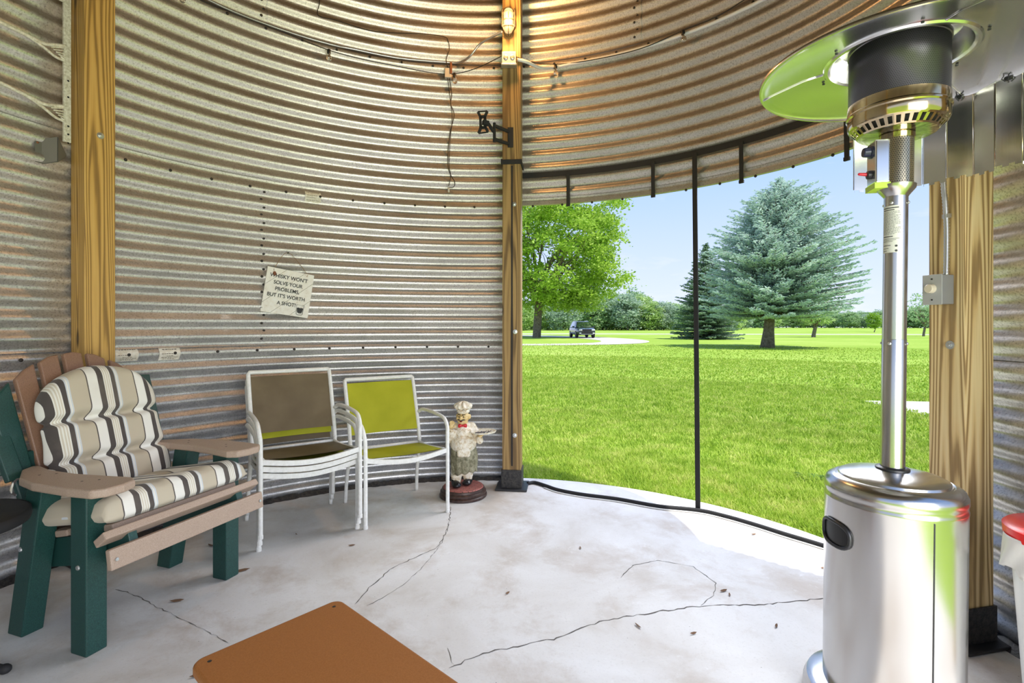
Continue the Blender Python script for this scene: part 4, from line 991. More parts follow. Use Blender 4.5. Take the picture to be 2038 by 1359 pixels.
for px, py in ((905, 153), (652, 106), (1108, 137), (1365, 68), (356, -14), (1180, 127)):
    if px in (1180,): continue
    p = wp(px, py, .05); b_ = MB(); b_.lathe([(.0001, .006), (.012, .004), (.013, -.022), (.010, -.030)], 12, None, p); so = b_.build('socket', plain('socket_black', (.015, .014, .013), .5), sl_, smooth=True)
    b_ = MB(); b_.ell(p + Vector((.003, -.004, -.060)), (.019, .019, .022)); b_.lathe([(.010, 0), (.012, -.02), (.015, -.03)], 12, None, p + Vector((.002, -.003, -.026))); b_.build('bulb', BULB, sl_, smooth=True)
BC = plain('dark_wire', (.03, .022, .016), .7)
m = MB(); m.tube(smooth_path([wp(x, y, .03) for x, y in ((636, -12), (634, 12), (632, 35), (668, 44), (706, 57), (747, 67), (800, 70), (836, 71), (883, 77), (892, 86), (894, 104), (888, 122), (892, 142))], 4), .003, 6); o = m.build('dark_wire', BC, smooth=True); tag(o, 'thin dark wire looping across the wall above the ribbed conduit', 'wire')
ob = wp(892, 150, .03); ot = thing('outlet_box', 'small weathered outlet box on the wall left of the middle post', 'electrical box', ob, th_of(892)[0] - PI / 2)
m = MB(); m.box((0, 0, 0), (.055, .035, .075)); m.build('box', plain('weathered_white', (.52, .47, .40), .6), ot, bevel=.004); m = MB(); m.box((.022, -.01, .035), (.018, .03, .09)); m.build('plug', RUST, ot, bevel=.003)
m = MB(); m.tube(smooth_path([wp(x, y, .03) for x, y in ((894, 155), (899, 190), (897, 210), (904, 232), (896, 265), (892, 300), (892, 335), (898, 352), (905, 364), (903, 374), (894, 375))], 5), .003, 6); m.tube(smooth_path([wp(x, y, .034) for x, y in ((891, 158), (896, 200), (900, 240), (896, 280), (894, 330), (897, 352), (893, 372))], 5), .0025, 6); c_ = m.build('hanging_cord', BC, smooth=True, parent=ot); c_.matrix_parent_inverse = (Matrix.Translation(ot.location) @ Matrix.Rotation(ot.rotation_euler.z, 4, 'Z')).inverted()
m = MB(); p = wp(893, 378, .032); m.caps(p, p + Vector((0, 0, -.02)), .010, .008, 8); m.build('plug_end', plain('cream_plug', (.6, .56, .48), .5), c_, smooth=True)

# wall bracket for a screen on the middle post
tv = thing('screen_bracket', 'black articulated television wall mount on the middle post', 'bracket', onpost(1016, 274))
def L3(px, py, d): return at(px, py, fr_c.y - d) - Vector(tv.location)
m = MB(); m.box((0, -.006, 0), (.042, .012, .15)); m.build('wall_plate', BLACK, tv, bevel=.002)
e1, e2 = L3(984, 250, .13), L3(984, 277, .13); w1, w2 = L3(1013, 262, .02), L3(1012, 286, .02); j1 = L3(982, 262, .13); h1 = L3(972, 246, .22)
for a, b_ in ((w1, e1), (w2, e2)): m = MB(); m.bar(a, b_, .022, .020); m.build('swing_arm', BLACK, tv, bevel=.003)
m = MB(); m.tube([e1 + Vector((0, 0, .02)), e2 + Vector((0, 0, -.02))], .011, 10); m.build('pivot', BLACK, tv); m = MB(); m.bar(j1, h1, .02, .018); m.build('swing_arm', BLACK, tv, bevel=.003)
m = MB(); hh = L3(961, 243, .24); fr4 = [Vector((-.045, .0, .085)), Vector((.035, .0, .075)), Vector((.045, -.0, -.045)), Vector((-.02, .0, -.085))]; Rz = Matrix.Rotation(D(38), 3, 'Z')
fr4 = [Vector((-.042, 0, .062)), Vector((.038, 0, .088)), Vector((.044, 0, -.060)), Vector((-.036, 0, -.088))]
for i in range(4): m.bar(hh + Rz @ fr4[i], hh + Rz @ (fr4[i] * .30), .020, .006, side=Rz @ Vector((0, 1, 0))); m.bar(hh + Rz @ (fr4[i] * .52), hh + Rz @ (fr4[(i + 1) % 4] * .52), .018, .006, side=Rz @ Vector((0, 1, 0)))
for i in (0, 2): m.bar(hh + Rz @ fr4[i], hh + Rz @ fr4[(i + 1) % 4 if i == 0 else 3], .010, .005, side=Rz @ Vector((0, 1, 0)))
m.bar(hh, h1, .03, .03); m.build('screen_plate', BLACK, tv)

# dimmer on the right post with its conduit
inr = Vector((-math.cos(thr), -math.sin(thr), 0)); tr2 = Vector((inr.y, -inr.x, 0)); fr_r = cr_ + inr * .07
def onright(px, py, d=0.0):
    """point on the right post's inner face seen at (px,py)"""
    o = Vector((0, 0, EYE)); dr = Vector(((px - 1019) / F, 1, (HOR - py) / F)); n = inr; t = (fr_r + inr * d - o); t.z = 0; k = t.dot(n) / dr.dot(n); return o + dr * k
dp = onright(1880, 577); dm = thing('dimmer_switch', 'grey dimmer box with cream round knob on the pale right post', 'switch', dp, math.atan2(inr.y, inr.x) + PI / 2)
m = MB(); m.box((0, -.03, 0), (.072, .06, .115)); m.build('box', plain('grey_switch_box', (.30, .31, .33), .4, .3), dm, bevel=.003)
m = MB(); m.box((0, -.061, 0), (.076, .003, .119)); m.build('cover_plate', plain('light_grey_plate', (.46, .47, .47), .45, .1), dm, bevel=.001)
m = MB(); m.lathe([(.018, 0), (.017, .018), (.015, .020), (.0001, .020)], 24, Matrix.Rotation(PI / 2, 3, 'X'), (0, -.062, .004)); m.build('knob', plain('cream_knob', (.74, .66, .52), .4), dm, smooth=True, angle=40)
for z in (.042, -.040): m = MB(); m.lathe([(.0035, 0), (.003, .002), (.0001, .0022)], 8, Matrix.Rotation(PI / 2, 3, 'X'), (.0, -.0625, z)); m.build('screw', BOLT, dm)
o = flex('flexible_conduit', [onright(1883, 548, .03), onright(1884, 500, .02), onright(1884, 450, .014), onright(1881, 400, .014), onright(1878, 366, .014), onright(1876, 250, .014), onright(1874, 60, .014)], '', r=.0095)
tag(o, 'ribbed metal conduit dropping down the pale right post to the dimmer', 'conduit')
m = MB(); p = onright(1884, 430, .014); m.box(p, (.028, .012, .016), Matrix.Rotation(math.atan2(inr.y, inr.x) + PI / 2, 3, 'Z')); m.build('conduit_clamp', ZINC, o)

# ---------------------------------------------------------------- cast scroll ladder piece and bracket at upper left
def leftpt(px, py, off): return wp(px, py, off)
tg = thing('scroll_trellis', 'cream cast metal trellis with leafy scroll arms at the top left wall', 'trellis', (0, 0, 0))
CRM = speckled('cream_cast_metal', (.50, .46, .36), (.74, .71, .62), 70, .45, bump=.5)
OFF = .10
zt = [wp(109, y, OFF) for y in (-60, 288)]
m = MB(); base = zt[0]; tdir = Vector((-math.sin(th_of(107)[0]), math.cos(th_of(107)[0]), 0)); m.bar(zt[0], zt[1], .014, .032, side=tdir); up_ = m.build('upright', CRM, tg, bevel=.002)
for y in (168, 200, 257, 273, 290): m = MB(); pz = wp(110, y, OFF + .008); th = th_of(110)[0]; m.lathe([(.005, 0), (.0001, .001)], 10, Vector((-math.cos(th), -math.sin(th), 0)).to_track_quat('Z', 'Y').to_matrix(), pz); m.build('hole', plain('hole_dark', (.01, .01, .01), .9), up_)
for y0 in (97, 216, -20):
    for dy, r in ((0, .009), (30, .007)):
        m = MB(); m.tube(smooth_path([wp(x, y, OFF) for x, y in ((-90, y0 - 62 + dy * .0), (-40, y0 - 50), (0, y0 - 32), (30, y0 - 18 + dy * .05), (60, y0 - 4 + dy * .25), (85, y0 + 0 + dy * .75), (106, y0 + 2 + dy))], 5), [r * 1.2] * 0 or r, 8); m.build('scroll_arm', CRM, tg, smooth=True)
    for k in range(5):
        m = MB(); m.caps(wp(76 + 5 * k, y0 + 4 + 5 * k, OFF + .006), wp(104, y0 + 6 + 6 * k, OFF + .006), .004, .003, 8); m.build('leaf_rib', CRM, tg, smooth=True)
bk = thing('metal_bracket', 'dull grey bent metal wall bracket below the cream trellis', 'bracket', (0, 0, 0))
P3 = [wp(66, 276, .01), wp(66, 322, .01), wp(80, 277, .012), wp(80, 326, .012), wp(100, 276, .06), wp(100, 324, .06), wp(120, 312, .05)]
m = MB(); gm = plain('dull_zinc', (.20, .19, .17), .5, .6)
def slab(vs, t=.004):
    n = (vs[1] - vs[0]).cross(vs[2] - vs[0]).normalized() * t; m.add([v for v in vs] + [v + n for v in vs], [tuple(range(len(vs))), tuple(range(2 * len(vs) - 1, len(vs) - 1, -1))] + [((j + 1) % len(vs), j, len(vs) + j, len(vs) + (j + 1) % len(vs)) for j in range(len(vs))])
slab([P3[0], P3[1], P3[3], P3[2]]); m.build('flange', gm, bk); m = MB(); slab([P3[2], P3[3], P3[5], P3[4]]); m.build('side_plate', gm, bk); m = MB(); slab([P3[3], P3[6], P3[5]]); m.build('lower_plate', gm, bk); m = MB(); slab([P3[4], P3[5], P3[6]]); m.build('front_plate', gm, bk)
for y in (284, 315): m = MB(); m.ell(wp(71, y, .014), .006); m.build('rivet', RUST, bk)

# ---------------------------------------------------------------- small tables and the bin
tc_ = Vector((-.502, 1.467, 0)); ud = Vector((.376, -.34, 0)).normalized(); vd = Vector((-.205, -.254, 0)).normalized(); rz = math.atan2(ud.y, ud.x)
LX, LY = .535, .375; HT = .46
bt = thing('side_table', 'brown poly side table with rounded corners in the foreground', 'table', tc_ + ud * LX / 2 + vd * LY / 2, rz)
BRN = speckled('brown_poly_board', (.33, .115, .022), (.40, .150, .034), 260, .6, detail=5)
n = 8; pts = []
for cx, cy, a in ((LX / 2 - .03, LY / 2 - .03, 0), (-LX / 2 + .03, LY / 2 - .03, 90), (-LX / 2 + .03, -LY / 2 + .03, 180), (LX / 2 - .03, -LY / 2 + .03, 270)):
    for i in range(n + 1): t = D(a + 90 * i / n); pts.append((cx + .03 * math.cos(t), cy + .03 * math.sin(t)))
m = MB(); m.prism(pts, .026); o = m.build('table_top', BRN, bt, bevel=.008, seg=3, loc=(0, 0, HT - .026))
BR2 = speckled('brown_poly_apron', (.16, .062, .022), (.21, .085, .032), 260, .5)
for sy in (-1, 1): m = MB(); m.box((0, sy * (LY / 2 - .045), HT - .066), (LX - .10, .024, .08)); m.build('apron', BR2, bt, bevel=.003)
for sx in (-1, 1): m = MB(); m.box((sx * (LX / 2 - .045), 0, HT - .066), (.024, LY - .10, .08)); m.build('apron', BR2, bt, bevel=.003)
for sx in (-1, 1):
    for sy in (-1, 1): m = MB(); m.box((sx * (LX / 2 - .055), sy * (LY / 2 - .055), (HT - .026) / 2), (.06, .06, HT - .026)); m.build('leg', BR2, bt, bevel=.004)
m = MB(); m.box((0, 0, .16), (LX - .12, LY - .12, .02)); m.build('shelf', BR2, bt, bevel=.003)
for x, y in ((-.235, .155), (.235, .155), (-.235, -.155), (.235, -.155)):
    m = MB(); m.lathe([(.005, HT + .0002), (.0001, HT + .0008)], 10, None, (x, y, 0)); m.build('screw', BOLT, bt)
gt_c = Vector((-2.005, 1.79, 0)); gt = thing('patio_side_table', 'round tile-topped side table with black rim at the left edge', 'table', gt_c)
m = MB(); m.lathe([(.0001, .535), (.225, .535), (.225, .548), (.0001, .548)], 48); m.build('tile_top', speckled('amber_tile', (.36, .28, .14), (.55, .47, .30), 30, .25), gt)
m = MB(); m.lathe([(.224, .515), (.236, .515), (.240, .530), (.238, .552), (.226, .554), (.222, .549)], 56); m.build('rim', BLACK, gt, smooth=True)
for k in range(3):
    a = D(8 + 120 * k - 0); d_ = Vector((math.cos(a), math.sin(a), 0)); m = MB(); m.tube(smooth_path([d_ * .19 + Vector((0, 0, .52)), d_ * .10 + Vector((0, 0, .35)), d_ * .07 + Vector((0, 0, .2)), d_ * .14 + Vector((0, 0, .06)), d_ * .20 + Vector((0, 0, .022))], 6), .009, 8); l_ = m.build('leg', BLACK, gt, smooth=True)
    m = MB(); m.ell(d_ * .205 + Vector((0, 0, .017)), (.022, .018, .017)); m.build('foot', BLACK, l_, smooth=True)
tb = thing('waste_bin', 'white lined waste bin with a red rim at the right edge', 'bin', (1.655, 1.5, -.0))
m = MB(); m.lathe([(.10, .0), (.105, .004), (.142, .575), (.150, .58)], 40); m.build('bin_body', plain('white_plastic', (.74, .74, .73), .4), tb, smooth=True, angle=40)
m = MB(); m.lathe([(.150, .592), (.158, .594), (.160, .625), (.152, .632), (.10, .640), (.0001, .643)], 40); m.build('bin_lid', plain('red_plastic', (.72, .02, .02), .32), tb, smooth=True, angle=40)['label'] = 'bright red lid'
def liner(u, v):
    a = 2 * PI * u; r = .156 + .008 * math.sin(a * 13 + v * 4) * v + .006 * math.sin(a * 5) + .006 * v; return Vector((r * math.cos(a), r * math.sin(a), .602 - (.105 + .014 * math.sin(a * 6)) * v))
LM = Mat('thin_white_liner').set(color=(.85, .82, .80), rough=.35, trans=.25)
m = MB(); m.grid(liner, 90, 10, True); lo_ = m.build('bin_liner', LM.m, tb, smooth=True); sd = lo_.modifiers.new('t', 'SOLIDIFY'); sd.thickness = .001

# a few dry leaves and twigs blown onto the slab
LEAFP = ('inside the curved crack near the heater', 'beside the right end of the curved crack', 'near the hem between zip strip and heater', 'on the long crack toward the foreground', 'between middle post and curved crack', 'below the long crack left of the heater', 'in front of the long crack, middle of the room', 'just left of the crack under the garden chair', 'left of the brown side table', 'between the stacked and the green chair legs', 'beside the handle hole side of the heater', 'beside the far front leg of the garden chair', 'behind the far front leg of the garden chair', 'in front of the chef figurine base', 'in front of the front legs of the chair stack')
LF = plain('dry_leaf', (.16, .09, .05), .9)
for i, (x, y, a, L) in enumerate(((1440, 1175, .4, .022), (1452, 1183, 1.2, .014), (1500, 1063, .2, .018), (1270, 1245, 2, .02), (1155, 1090, 1.5, .016), (1545, 1245, .9, .016), (1380, 1260, .3, .016), (352, 1195, 0.2, .03), (395, 1342, .6, .028), (700, 1085, .2, .02), (1640, 1130, .1, .02), (480, 1135, .5, .04), (420, 1085, 2.6, .03), (1010, 1180, .8, .015), (590, 1063, 2.2, .014))):
    p = gp(x, y, .004); m = MB(); c, s = math.cos(a), math.sin(a); m.add([p + Vector((c * L * u - s * L * .3 * v, s * L * u + c * L * .3 * v, .003 * abs(u) + .002 * v)) for u, v in ((-1, 0), (-.3, -1), (.5, -.8), (1, 0), (.4, .9), (-.4, .8))], [tuple(range(6))])
    o = m.build('dry_leaf', LF); sd = o.modifiers.new('t', 'SOLIDIFY'); sd.thickness = .0006
    tag(o, 'brown dry leaf scrap, ' + LEAFP[i], 'leaf', 'dry leaf scraps on the floor')

# ---------------------------------------------------------------- outdoors
GZ = -.05
def gout(px, py, z=GZ): return gp(px, py, z)
m = MB()
# lawn: fine near the bin, huge beyond, with a hole for the slab
N = 96; rings = [2.30, 3.2, 6, 14, 40, 120, 420]; vs = []; fs = []
for j, r in enumerate(rings):
    for i in range(N):
        th = 2 * PI * i / N; rr_ = r if j else rad(th) + .045
        vs.append((CX + rr_ * math.cos(th), CY + rr_ * math.sin(th), GZ + (.012 if j == 0 else 0)))
for j in range(len(rings) - 1):
    for i in range(N): fs.append((j * N + i, j * N + (i + 1) % N, (j + 1) * N + (i + 1) % N, (j + 1) * N + i))
m.add(vs, fs); o = m.build('lawn', LAWN, smooth=True); structure(o)
GRAVEL = speckled('pale_gravel', (.50, .45, .40), (.66, .62, .58), 6, .95); PAVE = speckled('pale_concrete_path', (.62, .58, .55), (.70, .67, .64), 20, .8)
def flat(name, pts, mat, z, h=.012):
    m = MB(); P = [gout(x, y, z) for x, y in pts]; n = len(P); m.add([v for v in P] + [v - Vector((0, 0, h)) for v in P], [tuple(range(n)), tuple(range(2 * n - 1, n - 1, -1))] + [(j, n + j, n + (j + 1) % n, (j + 1) % n) for j in range(n)]); return structure(m.build(name, mat))
def ribbon(name, cl, mat, z=GZ + .012):
    """cl: (X, Y, width)"""
    P = smooth_path([(x, y, w) for x, y, w in cl], 8); m = MB(); vs = []
    for i, p in enumerate(P):
        d = P[min(i + 1, len(P) - 1)] - P[max(i - 1, 0)]; d = Vector((d.x, d.y)).normalized(); s = Vector((-d.y, d.x)) * p.z / 2
        vs += [(p.x + s.x, p.y + s.y, z), (p.x - s.x, p.y - s.y, z)]
    m.add(vs, [(2 * i, 2 * i + 1, 2 * i + 3, 2 * i + 2) for i in range(len(P) - 1)]); return structure(m.build(name, mat))
ribbon('road', [(-90, 84, 7), (-30, 82, 7), (10, 80, 6.5), (40, 76, 5.5), (80, 73, 5), (150, 70, 5)], GRAVEL)
ribbon('driveway', [(-8, 78, 5), (-2, 70, 5), (4.5, 62, 5), (8.2, 54, 4.6), (9.6, 46, 4.2), (8.6, 39.5, 3.6), (6.0, 36, 3.0), (2, 34.6, 2.6), (-4, 34, 2.6), (-14, 36, 2.6)], GRAVEL, GZ + .016)
PATH = [(1718, 797), (1900, 800), (2000, 840), (1900, 834), (1848, 826), (1780, 812)]
flat('path', PATH, PAVE, GZ + .02)

# tufts of grass near the bin
def grass():
    rng = np.random.default_rng(5); V = []; 
    def region(n, r0, r1, h, w):
        ar = rng.uniform(0, 1, n); r = np.sqrt(r0 * r0 + ar * (r1 * r1 - r0 * r0)); a = rng.uniform(D(14), D(92), n)
        x = CX + r * np.cos(a); y = CY + r * np.sin(a)
        cl = .6 + .5 * np.sin(x * 5.1 + 2 * np.sin(y * 3.3)) * np.sin(y * 4.7 + np.sin(x * 2.9))
        hh = h * rng.uniform(.55, 1.25, n) * (.75 + .5 * cl); ww = w * rng.uniform(.7, 1.3, n); az = rng.uniform(0, 2 * PI, n); lean = rng.uniform(.15, .95, n) * hh; la = az + rng.uniform(-.7, .7, n) + PI / 2
        bx = np.cos(az) * ww / 2; by = np.sin(az) * ww / 2; lx = np.cos(la) * lean; ly = np.sin(la) * lean
        z0 = np.full(n, GZ - .003)
        a_ = np.stack([x - bx, y - by, z0], 1); b_ = np.stack([x + bx, y + by, z0], 1)
        c_ = np.stack([x + bx * .8 + lx * .45, y + by * .8 + ly * .45, z0 + hh * .62], 1); d_ = np.stack([x - bx * .8 + lx * .45, y - by * .8 + ly * .45, z0 + hh * .62], 1)
        e_ = np.stack([x + lx, y + ly, z0 + hh * .95], 1); f_ = e_ + np.stack([bx * .15, by * .15, np.zeros(n)], 1)
        ins = np.zeros(n, bool); Q = [gout(*p) for p in PATH]          # none on the paved path
        for i in range(len(Q)):
            p, q = Q[i], Q[(i + 1) % len(Q)]; k = (p.y > y) != (q.y > y); ins ^= k & (x < (q.x - p.x) * (y - p.y) / (q.y - p.y + 1e-12) + p.x)
        V.append(np.stack([a_, b_, c_, d_, e_, f_], 1)[~ins].reshape(-1, 3))
    region(75000, 2.36, 3.6, .060, .0055); region(95000, 3.6, 6.0, .055, .008); region(90000, 6.0, 11, .055, .013); region(50000, 11, 20, .05, .026); region(16000, 20, 34, .045, .04)
    V = np.concatenate(V); n = len(V) // 6; k = np.arange(n)[:, None] * 6
    Fc = np.concatenate([k + np.array([[0, 1, 2, 3]]), k + np.array([[3, 2, 5, 4]])], 1).reshape(-1, 4)
    return V, Fc
V, Fc = grass(); GRASSM = mat_leaf('grass_blades', (.20, .34, .025), (.36, .50, .055), (.58, .60, .18), 3.5, .38)
o = npmesh('grass', V, Fc, GRASSM); tag(o, 'bright green mown grass blades growing round the slab', 'grass', kind='stuff')
wd = gout(1612, 962); t = thing('broadleaf_weed', 'low broad-leaved weed in the grass left of the heater', 'weed', wd); R = random.Random(2); m = MB()
for i in range(22):
    a = R.uniform(0, 2 * PI); L = R.uniform(.07, .14); d = Vector((math.cos(a), math.sin(a), 0)); s = Vector((-d.y, d.x, 0)) * R.uniform(.014, .024); z = Vector((0, 0, 1)); P = [d * .01, d * L * .3 + z * L * .35 + s, d * L * .75 + z * L * .5 + s * .8, d * L + z * L * .42, d * L * .75 + z * L * .5 - s * .8, d * L * .3 + z * L * .35 - s]; m.add(P, [(0, 1, 2, 3, 4, 5)])
m.build('foliage', mat_leaf('weed_leaf', (.05, .13, .02), (.10, .20, .04), (.16, .28, .06), 9), t)

# ---- trees
def quads(C, U, W):
    """one small leaf per row: centre, half-length vector, half-width vector"""
    V = np.stack([C - U, C - W * .9, C + U, C + W * .9], 1).reshape(-1, 3); return V, np.arange(len(V)).reshape(-1, 4)
def leafs(rng, C, size, flat=.5):
    n = len(C); a = rng.normal(size=(n, 3)); a[:, 2] *= flat; a /= np.linalg.norm(a, axis=1)[:, None]; b = rng.normal(size=(n, 3)); b -= a * (a * b).sum(1)[:, None]; b /= np.linalg.norm(b, axis=1)[:, None]
    s = size * rng.uniform(.6, 1.3, n)[:, None]; return quads(C, a * s, b * s * .62)
BARK = speckled('grey_brown_bark', (.10, .075, .055), (.26, .21, .16), 7, .9, bump=1.0, detail=6)
def limb(m, p0, p1, r0, r1, seed=0, bend=.08, seg=7, n=7):
    R = random.Random(seed); p0, p1 = Vector(p0), Vector(p1); L = (p1 - p0).length; off = Vector((R.uniform(-1, 1), R.uniform(-1, 1), R.uniform(-.3, 1))) * L * bend
    P = [p0.lerp(p1, i / n) + off * math.sin(PI * i / n) + Vector((R.uniform(-1, 1), R.uniform(-1, 1), R.uniform(-1, 1))) * L * .012 for i in range(n + 1)]
    m.tube(P, [r0 + (r1 - r0) * i / n for i in range(n + 1)], seg); return P
def broadleaf(name, label, loc, crown_c, crown_r, trunk_r, nclump, per, leaf, mat, seed, group=None, fork=3.2, clump=.9, nbr=16):
    t = thing(name, label, 'tree', loc, 0, group); rng = np.random.default_rng(seed); R = random.Random(seed); m = MB()
    c = Vector(crown_c); rx, ry, rz_ = crown_r
    base = [(0, 0, -.1), (.02, 0, .25), (.12, .02, fork * .55), (.22, .0, fork)]
    m.tube(smooth_path(base, 4), [trunk_r * 1.35, trunk_r * 1.2, trunk_r * 1.1, trunk_r * 1.05] + [trunk_r * (1.0 - .012 * i) for i in range(9)], 12)
    tips = []
    for i in range(nbr):
        a = 2 * PI * i / nbr + R.uniform(-.3, .3); el = R.uniform(-.25, 1.0); q = Vector((c.x + rx * .62 * math.cos(a) * math.cos(el), c.y + ry * .62 * math.sin(a) * math.cos(el), c.z + rz_ * .6 * math.sin(el) - .2))
        P = limb(m, (.2, 0, fork * R.uniform(.8, 1.1)), q, trunk_r * R.uniform(.35, .55), trunk_r * .09, seed * 31 + i, .10); tips += P[3:]
        for k in range(3):
            s_ = P[R.choice((3, 4, 5))]; q2 = s_ + Vector((R.uniform(-1, 1), R.uniform(-1, 1), R.uniform(-.3, .9))) * rx * .32; limb(m, s_, q2, trunk_r * .14, trunk_r * .04, seed * 77 + i * 3 + k, .1, 5, 5)
    m.build('trunk', BARK, t, smooth=True)
    # clumps spread through the crown, denser near its surface
    d = rng.normal(size=(nclump, 3)); d /= np.linalg.norm(d, axis=1)[:, None]; rr2 = rng.uniform(.35, 1.0, nclump) ** .45
    lump = 1 + .13 * np.sin(d[:, 0] * 7 + seed) * np.cos(d[:, 2] * 6) + .07 * np.sin(d[:, 1] * 11)
    cc2 = np.array([c.x, c.y, c.z]) + d * np.array([rx, ry, rz_]) * (rr2 * lump)[:, None]
    keep = cc2[:, 2] > c.z - rz_ * .88; cc2 = cc2[keep]; n = len(cc2)
    off = rng.normal(size=(n, per, 3)) * np.array([clump, clump, clump * .42]); off[:, :, 2] -= .12 * (off[:, :, 0] ** 2 + off[:, :, 1] ** 2) / clump
    C = (cc2[:, None, :] + off).reshape(-1, 3); V, Fc = leafs(rng, C, leaf, .55); npmesh('foliage', V, Fc, mat, t); return t
MAPLE = mat_leaf('maple_leaf', (.20, .36, .03), (.37, .56, .06), (.64, .78, .22), .9, .45)
ml = gout(1068, 672); broadleaf('maple_tree', 'large spreading maple tree with a bare trunk beside the gravel driveway', (ml.x, ml.y, GZ), (1.6, 0, 9.9), (8.0, 6.8, 7.5), .44, 430, 130, .17, MAPLE, 11, fork=3.6, clump=.62, nbr=22)

def needle_mat(name, a, b, c): return mat_leaf(name, a, b, c, 1.3, .40, .6)
def spruce(name, label, loc, prof, h0, H, trunk_r, mat, seed, dens=1.0, skew=(0, 0), size=.055, lean=(0, 0)):
    """prof(t): crown radius at height fraction t, h0: lowest whorl"""
    t = thing(name, label, 'tree', loc); rng = np.random.default_rng(seed); R = random.Random(seed); m = MB(); tk = MB()
    tk.tube([(lean[0] * i / 9, lean[1] * i / 9, -.1 + (H + .0) * i / 9) for i in range(10)], [trunk_r * (1.25 if i == 0 else 1 - i / 9.6) for i in range(10)], 10)
    z = h0; Cs = []; Us = []; Ws = []; k = 0
    while z < H - .15:
        f = z / H; rad_ = prof(f); nb = max(4, int((7 + rad_ * 4.2) * dens)); wf = R.uniform(.88, 1.08); 
        for i in range(nb):
            a = 2 * PI * (i + R.random()) / nb + k * 1.3; L = wf * rad_ * R.uniform(.66, 1.1) * (1 + skew[0] * math.cos(a) + skew[1] * math.sin(a)); zz = z + R.uniform(-.2, .2)
            d = np.array([math.cos(a), math.sin(a), 0]); drop = (.20 - .42 * f) * L; up = .16 * L
            npt = max(5, int(L / .13)); s = (np.arange(npt) + .5) / npt
            ax = np.array([lean[0] * f, lean[1] * f, zz])
            P = ax + d * (s * L)[:, None]; P[:, 2] += -drop * s * 1.25 + up * s * s
            if L > .5: tk.tube([Vector(P[0] * 0 + ax), Vector(P[npt // 2]), Vector(P[-1])], [.035 * L / 3 + .008, .02 * L / 3 + .004, .004], 4)
            side = np.array([-d[1], d[0], 0])
            for j in range(npt):
                if s[j] < .22 and rad_ > 1: continue
                wj = (.16 + .50 * (1 - s[j])) * min(1.0, L / 2.2) * (1 if s[j] > .3 else .6) + .07
                ntw = max(3, int(wj / .045 * dens)); q = rng.uniform(-1, 1, ntw)
                cpos = P[j] + side * (q * wj)[:, None] + d * (rng.uniform(-.07, .07, ntw) + .0)[:, None] ; cpos[:, 2] += rng.uniform(-.05, .045, ntw) - .10 * abs(q) * wj
                dirv = d * .75 + side * (np.sign(q) * .55)[:, None] + rng.normal(size=(ntw, 3)) * .22; dirv[:, 2] += .10
                dirv /= np.linalg.norm(dirv, axis=1)[:, None]; wv = rng.normal(size=(ntw, 3)) * .35 + np.array([0, 0, .25]); wv -= dirv * (wv * dirv).sum(1)[:, None]; wv2 = np.cross(dirv, wv); wv2 /= np.linalg.norm(wv2, axis=1)[:, None]
                sz = size * rng.uniform(.7, 1.35, ntw)[:, None]
                Cs.append(cpos); Us.append(dirv * sz * 1.75); Ws.append(wv2 * sz * .55)
        z += .30 * (1 - .45 * f) / dens ** .5; k += 1
    C, U, W = np.concatenate(Cs), np.concatenate(Us), np.concatenate(Ws)
    # crossing second blade for body
    W2 = np.cross(U, W); W2 *= (np.linalg.norm(W, axis=1) / np.maximum(1e-9, np.linalg.norm(W2, axis=1)))[:, None]
    V1, F1 = quads(C, U, W); V2, F2 = quads(C, U * .9, W2); V = np.concatenate([V1, V2]); Fc = np.concatenate([F1, F2 + len(V1)])
    tk.build('trunk', BARK, t, smooth=True); npmesh('needles', V, Fc, mat, t); print(name, len(Fc)); return t
BLUE = needle_mat('blue_spruce_needles', (.32, .44, .37), (.58, .71, .64), (.84, .91, .86)); DGRN = needle_mat('dark_spruce_needles', (.13, .22, .14), (.27, .39, .27), (.50, .61, .48))
def prof1(t):
    xs = [0, .17, .27, .37, .48, .56, .70, .84, .93, 1]; ys = [2.6, 3.9, 4.25, 4.2, 4.25, 3.7, 2.75, 2.0, 1.15, .05]; return float(np.interp(t, xs, ys))
s1 = gout(1527, 692); spruce('spruce_tree', 'big pale blue-green spruce with a thick bare lower trunk on the lawn', (s1.x, s1.y, GZ), prof1, 2.0, 9.75, .33, BLUE, 21, 1.0, (.08, 0), .062, (.75, 0))
s2 = gout(1405, 675); spruce('spruce_tree', 'smaller dark spruce skirted to the ground, left of the big spruce', (s2.x, s2.y, GZ), lambda t: float(np.interp(t, [0, .15, .4, .7, .9, 1], [3.3, 3.3, 2.6, 1.5, .6, .05])), .25, 9.1, .22, DGRN, 22, .85, (0, 0), .075)

# belt of trees beyond the road: each one its own crown and trunk
FAR = [mat_leaf('far_leaf_%s' % k, *c, .45, .42) for k, c in (('a', ((.27, .42, .12), (.46, .62, .22), (.66, .76, .40))), ('b', ((.20, .34, .15), (.38, .54, .27), (.58, .70, .44))), ('c', ((.24, .36, .24), (.40, .52, .38), (.58, .68, .54))))]
protos = []
for i, (mt, sd_) in enumerate(((0, 31), (1, 32), (2, 33), (1, 34))):
    protos.append(broadleaf('distant_tree', 'x', (0, -60, -90), (0, 0, 6.2), (4.6, 4.2, 6.2), .25, 150, 40, .36, FAR[mt], sd_, fork=1.6, clump=.85, nbr=6))
used = [False] * 4
def far_tree(px, Y, h, i, label, group, wide=1.0):
    p = protos[i]; o = p if not used[i] else copy_tree(p); used[i] = True
    o.location = ((px - 1019) / F * Y, Y, GZ); s = h / 12.4; o.scale = (s * wide, s * wide, s); o.rotation_euler = (0, 0, (px * 7.3) % 6.28); tag(o, label, 'tree', group)
R = random.Random(12); G1 = 'trees of the woodland edge beyond the road'
